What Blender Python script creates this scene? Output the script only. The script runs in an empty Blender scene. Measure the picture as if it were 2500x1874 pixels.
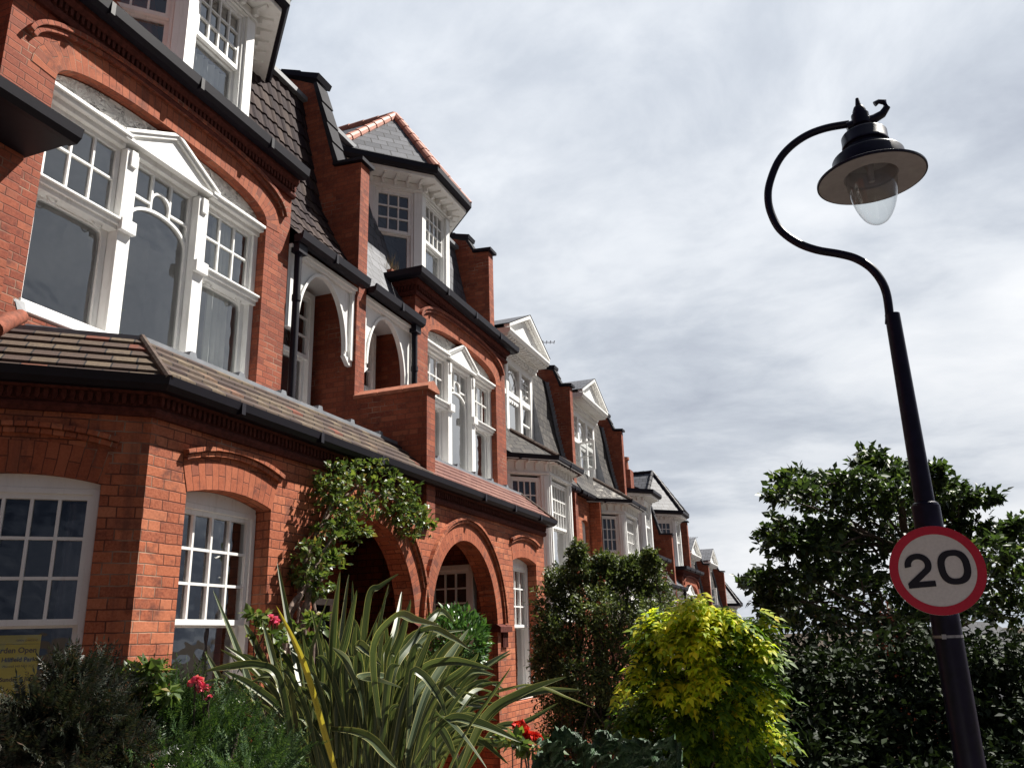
import bpy, math, random
import numpy as np
from mathutils import Vector, Matrix
random.seed(7); rng = np.random.default_rng(7)
R = math.radians
S = bpy.context.scene
COL = S.collection

# ------------------------------------------------------------------ camera, sky, sun, exposure
FPX, YAW, PIT, ROL = 2030.3, R(20.805), R(17.06), R(-1.6196)
EYE = Vector((0, 0, 1.7))
_f = Vector((math.cos(PIT)*math.cos(YAW), math.cos(PIT)*math.sin(YAW), math.sin(PIT)))
_r0 = Vector((math.sin(YAW), -math.cos(YAW), 0)); _u0 = _r0.cross(_f)
_r = math.cos(ROL)*_r0 + math.sin(ROL)*_u0
_u = -math.sin(ROL)*_r0 + math.cos(ROL)*_u0
cam = bpy.data.cameras.new('camera'); camo = bpy.data.objects.new('camera', cam); COL.objects.link(camo)
cam.sensor_width = 36; cam.lens = FPX/2500*36; cam.clip_end = 6000; cam.clip_start = .05
camo.matrix_world = Matrix(((_r.x, _u.x, -_f.x, EYE.x), (_r.y, _u.y, -_f.y, EYE.y), (_r.z, _u.z, -_f.z, EYE.z), (0, 0, 0, 1)))
S.camera = camo
S.view_settings.view_transform = 'Standard'; S.view_settings.look = 'None'
S.view_settings.exposure = 1.15; S.view_settings.gamma = 1

SUN_AZ, SUN_EL = R(-44), R(53)            # azimuth measured from +X (along the street) towards -Y
SUND = Vector((math.cos(SUN_EL)*math.cos(SUN_AZ), math.cos(SUN_EL)*math.sin(SUN_AZ), math.sin(SUN_EL)))
sl = bpy.data.lights.new('sun', 'SUN'); sl.energy = 5.0; sl.angle = R(.6); sl.color = (1, .95, .87)
so = bpy.data.objects.new('sun', sl); COL.objects.link(so)
so.rotation_euler = SUND.to_track_quat('Z', 'Y').to_euler()

class NT:
    """small helper for node graphs"""
    def __init__(s, tree): s.t = tree; s.n = tree.nodes; s.l = tree.links
    def node(s, typ, **kw):
        n = s.n.new(typ)
        for k, v in kw.items():
            if k.startswith('i_'): s.put(n.inputs[k[2:].replace('_', ' ')], v)
            else: setattr(n, k, v)
        return n
    def put(s, sock, v):
        if isinstance(v, bpy.types.NodeSocket): s.l.new(v, sock)
        else:
            if hasattr(sock.default_value, '__len__') and not hasattr(v, '__len__'): v = (v, v, v, 1)[:len(sock.default_value)]
            elif hasattr(sock.default_value, '__len__') and len(sock.default_value) == 4 and len(v) == 3: v = (*v, 1)
            sock.default_value = v
    def m(s, op, a, b=0., c=None, clamp=False):
        n = s.n.new('ShaderNodeMath'); n.operation = op; n.use_clamp = clamp
        s.put(n.inputs[0], a); s.put(n.inputs[1], b)
        if c is not None: s.put(n.inputs[2], c)
        return n.outputs[0]
    def mix(s, f, a, b, typ='MIX'):
        n = s.n.new('ShaderNodeMix'); n.data_type = 'RGBA'; n.blend_type = typ
        s.put(n.inputs[0], f); s.put(n.inputs[6], a); s.put(n.inputs[7], b); return n.outputs[2]
    def noise(s, vec, scale, detail=4, rough=.55, dim='3D'):
        n = s.n.new('ShaderNodeTexNoise'); n.noise_dimensions = dim
        if vec is not None: s.l.new(vec, n.inputs['Vector'])
        n.inputs['Scale'].default_value = scale; n.inputs['Detail'].default_value = detail; n.inputs['Roughness'].default_value = rough
        return n.outputs['Fac']
    def ramp(s, f, stops, interp='LINEAR'):
        n = s.n.new('ShaderNodeValToRGB'); s.put(n.inputs[0], f); e = n.color_ramp.elements; n.color_ramp.interpolation = interp
        while len(e) < len(stops): e.new(.5)
        for k, (p, c) in enumerate(stops):
            e[k].position = p; e[k].color = (*c, 1) if hasattr(c, '__len__') else (c, c, c, 1)
        return n.outputs[0]
    def rng(s, v, a, b, c=0., d=1.):
        n = s.n.new('ShaderNodeMapRange'); n.clamp = True
        s.put(n.inputs[0], v); n.inputs[1].default_value = a; n.inputs[2].default_value = b; n.inputs[3].default_value = c; n.inputs[4].default_value = d
        return n.outputs[0]

W = bpy.data.worlds.new('World'); S.world = W; W.use_nodes = True
t = NT(W.node_tree); t.n.clear()
tc = t.node('ShaderNodeTexCoord'); sky = t.node('ShaderNodeTexSky'); sky.sky_type = 'NISHITA'; sky.sun_disc = False
sky.sun_elevation = SUN_EL; sky.sun_rotation = R(90) - SUN_AZ; sky.air_density = 1; sky.dust_density = 1.5
sep = t.node('ShaderNodeSeparateXYZ'); t.l.new(tc.outputs['Generated'], sep.inputs[0])
zz = t.m('ADD', t.m('MAXIMUM', sep.outputs[2], 0), .22)
cv = t.node('ShaderNodeCombineXYZ'); t.put(cv.inputs[0], t.m('DIVIDE', sep.outputs[0], zz)); t.put(cv.inputs[1], t.m('DIVIDE', sep.outputs[1], zz))
mp = t.node('ShaderNodeMapping'); t.l.new(cv.outputs[0], mp.inputs[0]); mp.inputs['Location'].default_value = (31, 17, .4); mp.inputs['Rotation'].default_value = (0, 0, R(25)); mp.inputs['Scale'].default_value = (1, .75, 1)
wq = t.node('ShaderNodeTexNoise'); t.l.new(mp.outputs[0], wq.inputs[0]); wq.inputs['Scale'].default_value = .9; wq.inputs['Detail'].default_value = 3
wv_ = t.node('ShaderNodeVectorMath', operation='MULTIPLY_ADD'); t.l.new(wq.outputs['Color'], wv_.inputs[0]); wv_.inputs[1].default_value = (.55, .55, 0); t.l.new(mp.outputs[0], wv_.inputs[2])
n1 = t.noise(wv_.outputs[0], .6, 6, .5); n2 = t.noise(wv_.outputs[0], 1.9, 8, .6)
cl = t.m('ADD', t.m('MULTIPLY', n1, .64), t.m('MULTIPLY', n2, .36))
shade = t.ramp(cl, [(.36, (.35, .395, .48)), (.43, (.465, .51, .60)), (.485, (.62, .67, .75)), (.535, (.82, .86, .92)), (.62, (1.02, 1.04, 1.07))])
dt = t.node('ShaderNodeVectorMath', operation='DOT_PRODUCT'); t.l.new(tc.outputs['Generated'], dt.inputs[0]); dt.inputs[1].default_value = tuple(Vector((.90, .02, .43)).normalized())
glow = t.rng(dt.outputs['Value'], .15, .84, .10, 1.0)        # bright down the street; dimmed behind the camera to cut fill on shaded faces
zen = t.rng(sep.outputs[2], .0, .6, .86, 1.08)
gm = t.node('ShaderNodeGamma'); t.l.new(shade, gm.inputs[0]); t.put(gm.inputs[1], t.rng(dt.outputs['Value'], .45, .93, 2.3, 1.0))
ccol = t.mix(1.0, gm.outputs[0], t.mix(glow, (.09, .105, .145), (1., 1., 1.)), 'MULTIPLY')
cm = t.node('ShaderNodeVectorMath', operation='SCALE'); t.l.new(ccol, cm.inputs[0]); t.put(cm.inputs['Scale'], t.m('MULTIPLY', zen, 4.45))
cover = t.rng(cl, .36, .44, .88, 1.0)
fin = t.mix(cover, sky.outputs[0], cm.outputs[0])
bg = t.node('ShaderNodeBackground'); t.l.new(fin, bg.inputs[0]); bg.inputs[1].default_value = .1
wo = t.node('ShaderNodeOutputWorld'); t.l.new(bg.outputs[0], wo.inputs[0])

# ------------------------------------------------------------------ image measurement -> world
def ray(x, y): return (x-1250)/FPX*_r - (y-937)/FPX*_u + _f
def at(x, y, d): return EYE + ray(x, y)*d                    # the point d metres deep along the view axis
def onY(x, y, Y): d = ray(x, y); return EYE + d*(Y/d.y)
def onX(x, y, X): d = ray(x, y); return EYE + d*(X/d.x)

# ------------------------------------------------------------------ materials
def mat(name):
    m = bpy.data.materials.new(name); m.use_nodes = True; t = NT(m.node_tree); b = t.n['Principled BSDF']; return m, t, b
def bump(t, b, h, strength, dist=.01):
    n = t.node('ShaderNodeBump'); n.inputs['Strength'].default_value = strength; n.inputs['Distance'].default_value = dist
    t.put(n.inputs['Height'], h); t.l.new(n.outputs[0], b.inputs['Normal'])
def uvxy(t):
    u = t.node('ShaderNodeUVMap'); s = t.node('ShaderNodeSeparateXYZ'); t.l.new(u.outputs[0], s.inputs[0]); return u.outputs[0], s.outputs[0], s.outputs[1]
def gpos(t): return t.node('ShaderNodeNewGeometry').outputs['Position']

def brick_mat(name, cols, mortar, row=.0755, wl=.345, hd=.229, joint=.0045, bright=1.0):
    m, t, b = mat(name); uv, u, v = uvxy(t); gp = gpos(t)
    wob = t.m('MULTIPLY', t.m('SUBTRACT', t.noise(gp, 9, 2), .5), .010)
    v = t.m('ADD', v, wob); u = t.m('ADD', u, t.m('MULTIPLY', t.m('SUBTRACT', t.noise(gp, 13, 2), .5), .012))
    vr = t.m('DIVIDE', v, row); rowi = t.m('FLOOR', vr); fv = t.m('SUBTRACT', vr, rowi)
    u2 = t.m('ADD', u, t.m('MULTIPLY', rowi, wl*.5+.001)); uc = t.m('DIVIDE', u2, wl); ci = t.m('FLOOR', uc); fu = t.m('MULTIPLY', t.m('SUBTRACT', uc, ci), wl)
    isH = t.m('GREATER_THAN', fu, hd)
    du = t.m('MINIMUM', t.m('MINIMUM', fu, t.m('ABSOLUTE', t.m('SUBTRACT', fu, hd))), t.m('SUBTRACT', wl, fu))
    dv = t.m('MULTIPLY', t.m('MINIMUM', fv, t.m('SUBTRACT', 1, fv)), row)
    d = t.m('MINIMUM', du, dv)
    mask = t.rng(d, joint*.55, joint*1.25, 1, 0)
    idv = t.node('ShaderNodeCombineXYZ'); t.put(idv.inputs[0], t.m('ADD', t.m('MULTIPLY', ci, 2), isH)); t.put(idv.inputs[1], rowi)
    wn = t.node('ShaderNodeTexWhiteNoise', noise_dimensions='3D'); t.l.new(idv.outputs[0], wn.inputs['Vector'])
    c = t.ramp(wn.outputs['Value'], cols)
    big = t.noise(gp, 1.3, 5, .6); c = t.mix(t.rng(big, .4, .72, 0, .45), c, tuple(x*.55 for x in cols[0][1]))
    fine = t.noise(gp, 55, 4, .7); c = t.mix(t.rng(fine, .35, .75, .0, .40), c, tuple(min(1, x*1.5+.01) for x in cols[-1][1]))
    drk = t.noise(gp, 6, 4, .7); c = t.mix(t.rng(drk, .54, .72, 0, .7), c, (.055, .024, .022)); c = t.mix(t.rng(wn.outputs['Color'], .80, .93, 0, .6), c, (.085, .026, .024))
    mz = t.node('ShaderNodeMapping'); t.l.new(gp, mz.inputs[0]); mz.inputs['Scale'].default_value = (7, 7, .55); c = t.mix(t.rng(t.noise(mz.outputs[0], 1, 5, .65), .56, .74, 0, .55), c, (.075, .036, .030))
    mm = t.noise(gp, 2.1, 3); mc = t.mix(t.rng(mm, .55, .68, 0, .75), mortar, (.36, .25, .18))
    c = t.mix(mask, c, mc)
    t.put(b.inputs['Base Color'], c); b.inputs['Roughness'].default_value = .85; b.inputs['Specular IOR Level'].default_value = .25
    h = t.m('ADD', t.m('MULTIPLY', mask, -1), t.m('ADD', t.m('MULTIPLY', fine, .35), t.m('MULTIPLY', wn.outputs['Value'], .25)))
    bump(t, b, h, .55, .006); return m
BR = [(0, (.215, .054, .027)), (.30, (.305, .081, .036)), (.65, (.365, .106, .048)), (1, (.43, .152, .078))]
M = {}
M['brick'] = brick_mat('red_brick', BR, (.105, .035, .022))
M['brick_up'] = brick_mat('red_brick_upper', [(0, (.14, .031, .018)), (.4, (.20, .046, .024)), (.75, (.245, .063, .032)), (1, (.29, .088, .046))], (.14, .052, .034), row=.0667)
M['gauged'] = brick_mat('gauged_arch_brick', [(0, (.25, .064, .030)), (.5, (.30, .083, .038)), (1, (.335, .10, .048))], (.10, .034, .022), row=.0775, wl=.226, hd=.225, joint=.003)

def plain(name, col, rough=.5, spec=.4, var=.15, nscale=8, bumpk=0., metallic=0., dirt=0., dirtcol=(.1, .09, .08)):
    m, t, b = mat(name); gp = gpos(t); n = t.noise(gp, nscale, 5, .6)
    c = t.mix(t.rng(n, .3, .7), tuple(x*(1-var) for x in col), tuple(min(1, x*(1+var)) for x in col))
    if dirt: c = t.mix(t.rng(t.noise(gp, nscale*.6+1, 6, .7), .5, .75, 0, dirt), c, dirtcol)
    t.put(b.inputs['Base Color'], c); b.inputs['Roughness'].default_value = rough; b.inputs['Specular IOR Level'].default_value = spec; b.inputs['Metallic'].default_value = metallic
    if bumpk: bump(t, b, t.noise(gp, nscale*5, 4, .6), bumpk, .004)
    return m
def white_mat():
    m, t, b = mat('white_paint'); gp = gpos(t); mz = t.node('ShaderNodeMapping'); t.l.new(gp, mz.inputs[0]); mz.inputs['Scale'].default_value = (14, 14, 1.6)
    c = t.mix(t.rng(t.noise(gp, 4, 5, .65), .45, .75, 0, .35), (.78, .78, .765), (.60, .585, .55)); c = t.mix(t.rng(t.noise(mz.outputs[0], 1, 5, .7), .55, .75, 0, .45), c, (.42, .40, .365)); c = t.mix(t.rng(t.noise(gp, 46, 4, .7), .64, .74, 0, .5), c, (.30, .28, .25))
    t.put(b.inputs['Base Color'], c); b.inputs['Roughness'].default_value = .5; bump(t, b, t.noise(gp, 38, 5, .65), .12, .004); return m
M['white'] = white_mat()
M['stone'] = plain('cream_pargeting', (.66, .65, .61), .8, .2, .08, 9, .15, dirt=.35, dirtcol=(.16, .15, .14))
M['black'] = plain('black_paint', (.008, .0065, .012), .5, .22, .2, 12, .08)
M['lamp_black'] = plain('lamp_black_paint', (.007, .0055, .019), .36, .25, .35, 16, .10)
M['lead'] = plain('lead_sheet', (.17, .18, .20), .55, .5, .25, 6, .15)
M['grey_enamel'] = plain('grey_enamel', (.30, .285, .31), .55, .3, .1, 14, .03)
M['terracotta'] = plain('terracotta', (.33, .115, .065), .75, .3, .25, 14, .2, dirt=.4, dirtcol=(.08, .05, .045))
M['coping_slate'] = plain('coping_slate', (.026, .026, .031), .85, .15, .3, 8, .2)
M['old_hip'] = plain('old_clay_hip', (.20, .065, .04), .85, .2, .4, 26, .4, dirt=.7, dirtcol=(.06, .04, .035))
M['mossy_hip'] = plain('mossy_hip_tile', (.085, .06, .05), .85, .2, .4, 20, .4, dirt=.6, dirtcol=(.17, .16, .13))
M['ridge_red'] = plain('new_clay_ridge', (.40, .165, .115), .6, .35, .15, 9, .1)
M['ornament'] = plain('shaded_moulded_brick', (.085, .024, .018), .9, .15, .4, 24, .4)  # brick colour darkened to carry the shade under the gutter
M['dark_room'] = plain('room_interior', (.045, .043, .05), .9, .1, .2, 3)
M['pale_room'] = plain('pale_room_interior', (.30, .31, .33), .9, .1, .1, 3)
M['curtain'] = plain('curtain_fabric', (.55, .56, .52), .9, .1, .12, 3)
M['curtain_grey'] = plain('grey_curtain', (.16, .16, .19), .9, .1, .2, 4)
M['blind'] = plain('window_blind', (.50, .52, .52), .8, .2, .05, 5)
M['soil'] = plain('soil', (.05, .038, .028), .95, .1, .35, 3, .5)
M['asphalt'] = plain('asphalt', (.05, .05, .052), .9, .2, .2, 20, .3)
M['paving'] = plain('paving_stone', (.22, .21, .20), .85, .2, .2, 5, .2)
M['bark'] = plain('bark', (.085, .066, .055), .9, .1, .4, 18, .6)
M['pale_bark'] = plain('climber_stem', (.16, .12, .10), .9, .1, .4, 25, .5)
M['steel'] = plain('steel_band', (.30, .29, .31), .5, .5, .3, 30, .05, metallic=.7)

def tile_mat(name, cols, w, row, joint, rough=.75, jcol=(.012, .011, .013), moss=None, bk=.5, saw=.6, spec=.3):
    m, t, b = mat(name); uv, u, v = uvxy(t); gp = gpos(t)
    vr = t.m('DIVIDE', v, row); ri = t.m('FLOOR', vr); fv = t.m('SUBTRACT', vr, ri)
    uc = t.m('ADD', t.m('DIVIDE', u, w), t.m('MULTIPLY', t.m('MODULO', t.m('ABSOLUTE', ri), 2), .5)); ci = t.m('FLOOR', uc); fu = t.m('SUBTRACT', uc, ci)
    du = t.m('MULTIPLY', t.m('MINIMUM', fu, t.m('SUBTRACT', 1, fu)), w); dv = t.m('MULTIPLY', fv, row)
    mask = t.m('MAXIMUM', t.rng(du, joint*.4, joint, 1, 0), t.rng(dv, joint*.6, joint*1.7, 1, 0))
    idv = t.node('ShaderNodeCombineXYZ'); t.put(idv.inputs[0], ci); t.put(idv.inputs[1], ri)
    wn = t.node('ShaderNodeTexWhiteNoise', noise_dimensions='3D'); t.l.new(idv.outputs[0], wn.inputs['Vector'])
    c = t.ramp(wn.outputs['Value'], cols); fine = t.noise(gp, 40, 5, .7)
    c = t.mix(t.rng(fine, .4, .75, 0, .5), c, tuple(x*.5 for x in cols[0][1]))
    if moss:
        c = t.mix(t.rng(t.noise(gp, moss[2] if len(moss) > 2 else 14, 5, .75), .5, .66, 0, moss[1]), c, moss[0])
    c = t.mix(mask, c, jcol)
    t.put(b.inputs['Base Color'], c); b.inputs['Roughness'].default_value = rough; b.inputs['Specular IOR Level'].default_value = spec
    bump(t, b, t.m('ADD', t.m('MULTIPLY', t.m('SUBTRACT', 1, fv), saw), t.m('ADD', t.m('MULTIPLY', wn.outputs['Value'], .2), t.m('MULTIPLY', fine, .15))), bk, .012); return m
SLC = [(0, (.062, .066, .080)), (.5, (.090, .095, .112)), (1, (.125, .13, .15))]
M['slate'] = tile_mat('slate_roof', SLC, .27, .19, .014, .62, spec=.28)
M['slate_old'] = tile_mat('weathered_slate', [(0, (.040, .038, .040)), (.5, (.062, .058, .056)), (1, (.09, .083, .078))], .24, .18, .014, .75, moss=((.16, .145, .115), .4), spec=.15)
M['slate_lichen'] = tile_mat('lichened_slate', [(0, (.045, .042, .042)), (.5, (.07, .064, .062)), (1, (.10, .09, .084))], .24, .18, .014, .75, moss=((.42, .40, .36), .9, 6), spec=.15)
M['tile_old'] = tile_mat('weathered_clay_tile', [(0, (.045, .028, .025)), (.35, (.072, .047, .037)), (.65, (.10, .073, .051)), (.92, (.14, .105, .070)), (.95, (.17, .052, .032)), (1, (.14, .045, .029))], .168, 10., .008, .9, moss=((.045, .034, .030), .7), saw=0)
M['tile_red'] = tile_mat('red_clay_tile', [(0, (.13, .052, .042)), (.5, (.17, .075, .058)), (1, (.22, .108, .084))], .168, 10., .005, .85, saw=0)

def pantile_mat():
    m, t, b = mat('brown_pantile'); uv, u, v = uvxy(t); gp = gpos(t)
    ci = t.m('FLOOR', t.m('DIVIDE', u, .11)); ri = t.m('FLOOR', t.m('DIVIDE', v, .3))
    idv = t.node('ShaderNodeCombineXYZ'); t.put(idv.inputs[0], ci); t.put(idv.inputs[1], ri)
    wn = t.node('ShaderNodeTexWhiteNoise', noise_dimensions='3D'); t.l.new(idv.outputs[0], wn.inputs['Vector'])
    c = t.ramp(wn.outputs['Value'], [(0, (.017, .010, .013)), (.5, (.026, .016, .018)), (.85, (.042, .028, .026)), (1, (.06, .042, .036))])
    st = t.node('ShaderNodeMapping'); t.l.new(uv, st.inputs[0]); st.inputs['Scale'].default_value = (30, 1.5, 1)
    c = t.mix(t.rng(t.noise(st.outputs[0], 1, 4, .6), .5, .72, 0, .55), c, (.105, .08, .064))
    sx = t.node('ShaderNodeSeparateXYZ'); t.l.new(gp, sx.inputs[0])
    c = t.mix(t.rng(sx.outputs[0], 6.84, 6.88, 1, 0), c, (.34, .10, .055))       # one replaced column of red tiles beside the dormer
    t.put(b.inputs['Base Color'], c); b.inputs['Roughness'].default_value = .85; b.inputs['Specular IOR Level'].default_value = .12; return m
M['pantile'] = pantile_mat()

def glass_mat(name, k=1.7, tint=.82):
    m, t, b = mat(name); out = t.n['Material Output']; t.n.remove(b)
    fr = t.node('ShaderNodeFresnel'); t.put(fr.inputs[0], t.rng(t.node('ShaderNodeNewGeometry').outputs['Backfacing'], 0, 1, 1.5, 1/1.5))
    tr = t.node('ShaderNodeBsdfTransparent'); tr.inputs[0].default_value = (tint*.98, tint, tint*1.0, 1)
    gl = t.node('ShaderNodeBsdfGlossy'); gl.inputs['Roughness'].default_value = .015
    bp = t.node('ShaderNodeBump'); bp.inputs['Strength'].default_value = .16; bp.inputs['Distance'].default_value = .03
    t.put(bp.inputs['Height'], t.noise(gpos(t), 3.5, 2)); t.l.new(bp.outputs[0], gl.inputs['Normal'])
    mx = t.node('ShaderNodeMixShader'); t.put(mx.inputs[0], t.m('MULTIPLY', fr.outputs[0], k, clamp=True)); t.l.new(tr.outputs[0], mx.inputs[1]); t.l.new(gl.outputs[0], mx.inputs[2])
    t.l.new(mx.outputs[0], out.inputs[0]); return m
M['glass'] = glass_mat('window_glass', 3.8)
M['bowl_glass'] = glass_mat('lamp_bowl_glass', 1.4, .88)

def parget_mat():
    m, t, b = mat('pargeted_tympanum'); gp = gpos(t)
    wv = t.node('ShaderNodeTexNoise'); t.l.new(gp, wv.inputs[0]); wv.inputs['Scale'].default_value = 11; wv.inputs['Detail'].default_value = 3; wv.inputs['Distortion'].default_value = 2.4
    d = t.m('ABSOLUTE', t.m('SUBTRACT', wv.outputs['Fac'], .5))
    k = t.rng(d, .008, .034, 1, 0); k = t.m('MULTIPLY', k, t.rng(t.noise(gp, 6, 2), .48, .56))
    t.put(b.inputs['Base Color'], t.mix(t.m('MULTIPLY', k, .9), (.74, .73, .70), (.10, .095, .09))); b.inputs['Roughness'].default_value = .8
    bump(t, b, t.m('SUBTRACT', t.rng(d, 0, .12), k), .8, .02); return m
M['parget'] = parget_mat()

def leaf_mat(name, cols, trans=.35, rough=.45, spec=.35, edge=None, tcol=1.6):
    m, t, b = mat(name); out = t.n['Material Output']
    g = t.node('ShaderNodeNewGeometry'); c = t.ramp(g.outputs['Random Per Island'], cols)
    if edge:
        uv, u, v = uvxy(t); a = t.m('ABSOLUTE', t.m('SUBTRACT', u, .5))
        sn = t.node('ShaderNodeMapping'); t.l.new(uv, sn.inputs[0]); sn.inputs['Scale'].default_value = (22, 1.2, 1)
        c = t.mix(t.rng(t.noise(sn.outputs[0], 1, 3), .42, .62, 0, .6), c, tuple(x*1.8 for x in cols[-1][1]))
        c = t.mix(t.rng(a, .44, .46), c, edge)
    t.put(b.inputs['Base Color'], c); b.inputs['Roughness'].default_value = rough; b.inputs['Specular IOR Level'].default_value = spec
    tl = t.node('ShaderNodeBsdfTranslucent'); sc = t.mix(1., c, (tcol, tcol*1.05, tcol*.55, 1), 'MULTIPLY'); t.l.new(sc, tl.inputs[0])
    mx = t.node('ShaderNodeMixShader'); mx.inputs[0].default_value = trans; t.l.new(b.outputs[0], mx.inputs[1]); t.l.new(tl.outputs[0], mx.inputs[2])
    t.l.new(mx.outputs[0], out.inputs[0]); return m
M['flax'] = leaf_mat('flax_leaf', [(0, (.013, .027, .017)), (.5, (.026, .045, .025)), (.85, (.046, .068, .034)), (1, (.085, .098, .045))], .18, .42, .3, edge=(.34, .32, .14))
M['flax_yellow'] = leaf_mat('yellowed_flax_leaf', [(0, (.46, .36, .05)), (1, (.50, .40, .07))], .2, .45, .3, edge=(.46, .40, .10))
M['yew'] = leaf_mat('yew_needles', [(0, (.022, .045, .018)), (.6, (.04, .08, .026)), (1, (.085, .13, .035))], .2, .5, .3)
M['brown_yew'] = leaf_mat('bronze_needles', [(0, (.011, .015, .011)), (.5, (.020, .026, .017)), (.8, (.034, .038, .024)), (1, (.060, .032, .020))], .12, .45, .3)
M['climber'] = leaf_mat('climber_leaf', [(0, (.035, .060, .020)), (.5, (.075, .115, .032)), (.85, (.15, .19, .045)), (1, (.20, .15, .05))], .3, .4, .4)
M['bay'] = leaf_mat('bay_leaf', [(0, (.035, .09, .025)), (.6, (.055, .125, .035)), (1, (.09, .17, .05))], .25, .35, .5)
M['pitto'] = leaf_mat('small_shrub_leaf', [(0, (.026, .038, .016)), (.5, (.062, .086, .030)), (.85, (.14, .17, .065)), (1, (.19, .21, .09))], .22, .5, .28)
M['gold'] = leaf_mat('golden_leaf', [(0, (.24, .34, .025)), (.4, (.42, .48, .04)), (.75, (.60, .58, .05)), (1, (.66, .52, .05))], .5, .55, .2, tcol=1.5)
M['gold_green'] = leaf_mat('golden_shrub_green_leaf', [(0, (.035, .075, .012)), (.6, (.085, .15, .018)), (1, (.20, .27, .025))], .3, .55, .2)
M['tree'] = leaf_mat('dark_tree_leaf', [(0, (.012, .020, .011)), (.45, (.028, .048, .018)), (.8, (.060, .10, .032)), (1, (.11, .15, .045))], .22, .48, .28)
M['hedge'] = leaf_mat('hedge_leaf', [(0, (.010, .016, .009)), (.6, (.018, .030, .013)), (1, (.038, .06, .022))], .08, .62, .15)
def broad_mat():
    m, t, b = mat('broad_leaf'); gp = gpos(t); n = t.noise(gp, 42, 5, .65); uv, u, v = uvxy(t)
    vein = t.rng(t.m('ABSOLUTE', t.m('SUBTRACT', u, .5)), .012, .03, 1, 0)
    c = t.mix(t.rng(n, .35, .7), (.020, .050, .020), (.060, .115, .045)); t.put(b.inputs['Base Color'], t.mix(t.m('MULTIPLY', vein, .7), c, (.12, .16, .08))); b.inputs['Roughness'].default_value = .42; b.inputs['Specular IOR Level'].default_value = .4
    bump(t, b, n, .9, .02); return m
M['broad'] = broad_mat()
M['petal'] = leaf_mat('rose_petal', [(0, (.62, .05, .13)), (.5, (.74, .11, .22)), (1, (.80, .30, .36))], .3, .6, .2, tcol=1.1)
M['petal_red'] = leaf_mat('red_petal', [(0, (.50, .012, .012)), (1, (.62, .05, .04))], .3, .6, .2, tcol=1.1)
M['dry'] = leaf_mat('dry_grass', [(0, (.09, .065, .045)), (1, (.22, .16, .10))], .2, .8, .1)

def flat_mat(name, col, rough=.5, spec=.3):
    m, t, b = mat(name); n = t.noise(gpos(t), 60, 3, .6)
    t.put(b.inputs['Base Color'], t.mix(t.rng(n, .3, .7), tuple(x*.93 for x in col), tuple(min(1, x*1.06) for x in col))); b.inputs['Roughness'].default_value = rough; b.inputs['Specular IOR Level'].default_value = spec; return m
M['sign_white'] = flat_mat('sign_white', (.62, .58, .58)); M['sign_red'] = flat_mat('sign_red', (.48, .018, .045)); M['sign_black'] = flat_mat('sign_black', (.012, .010, .018))
M['poster_yellow'] = flat_mat('poster_yellow', (.75, .62, .05), .7); M['ink'] = flat_mat('poster_ink', (.02, .02, .025), .7)

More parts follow.
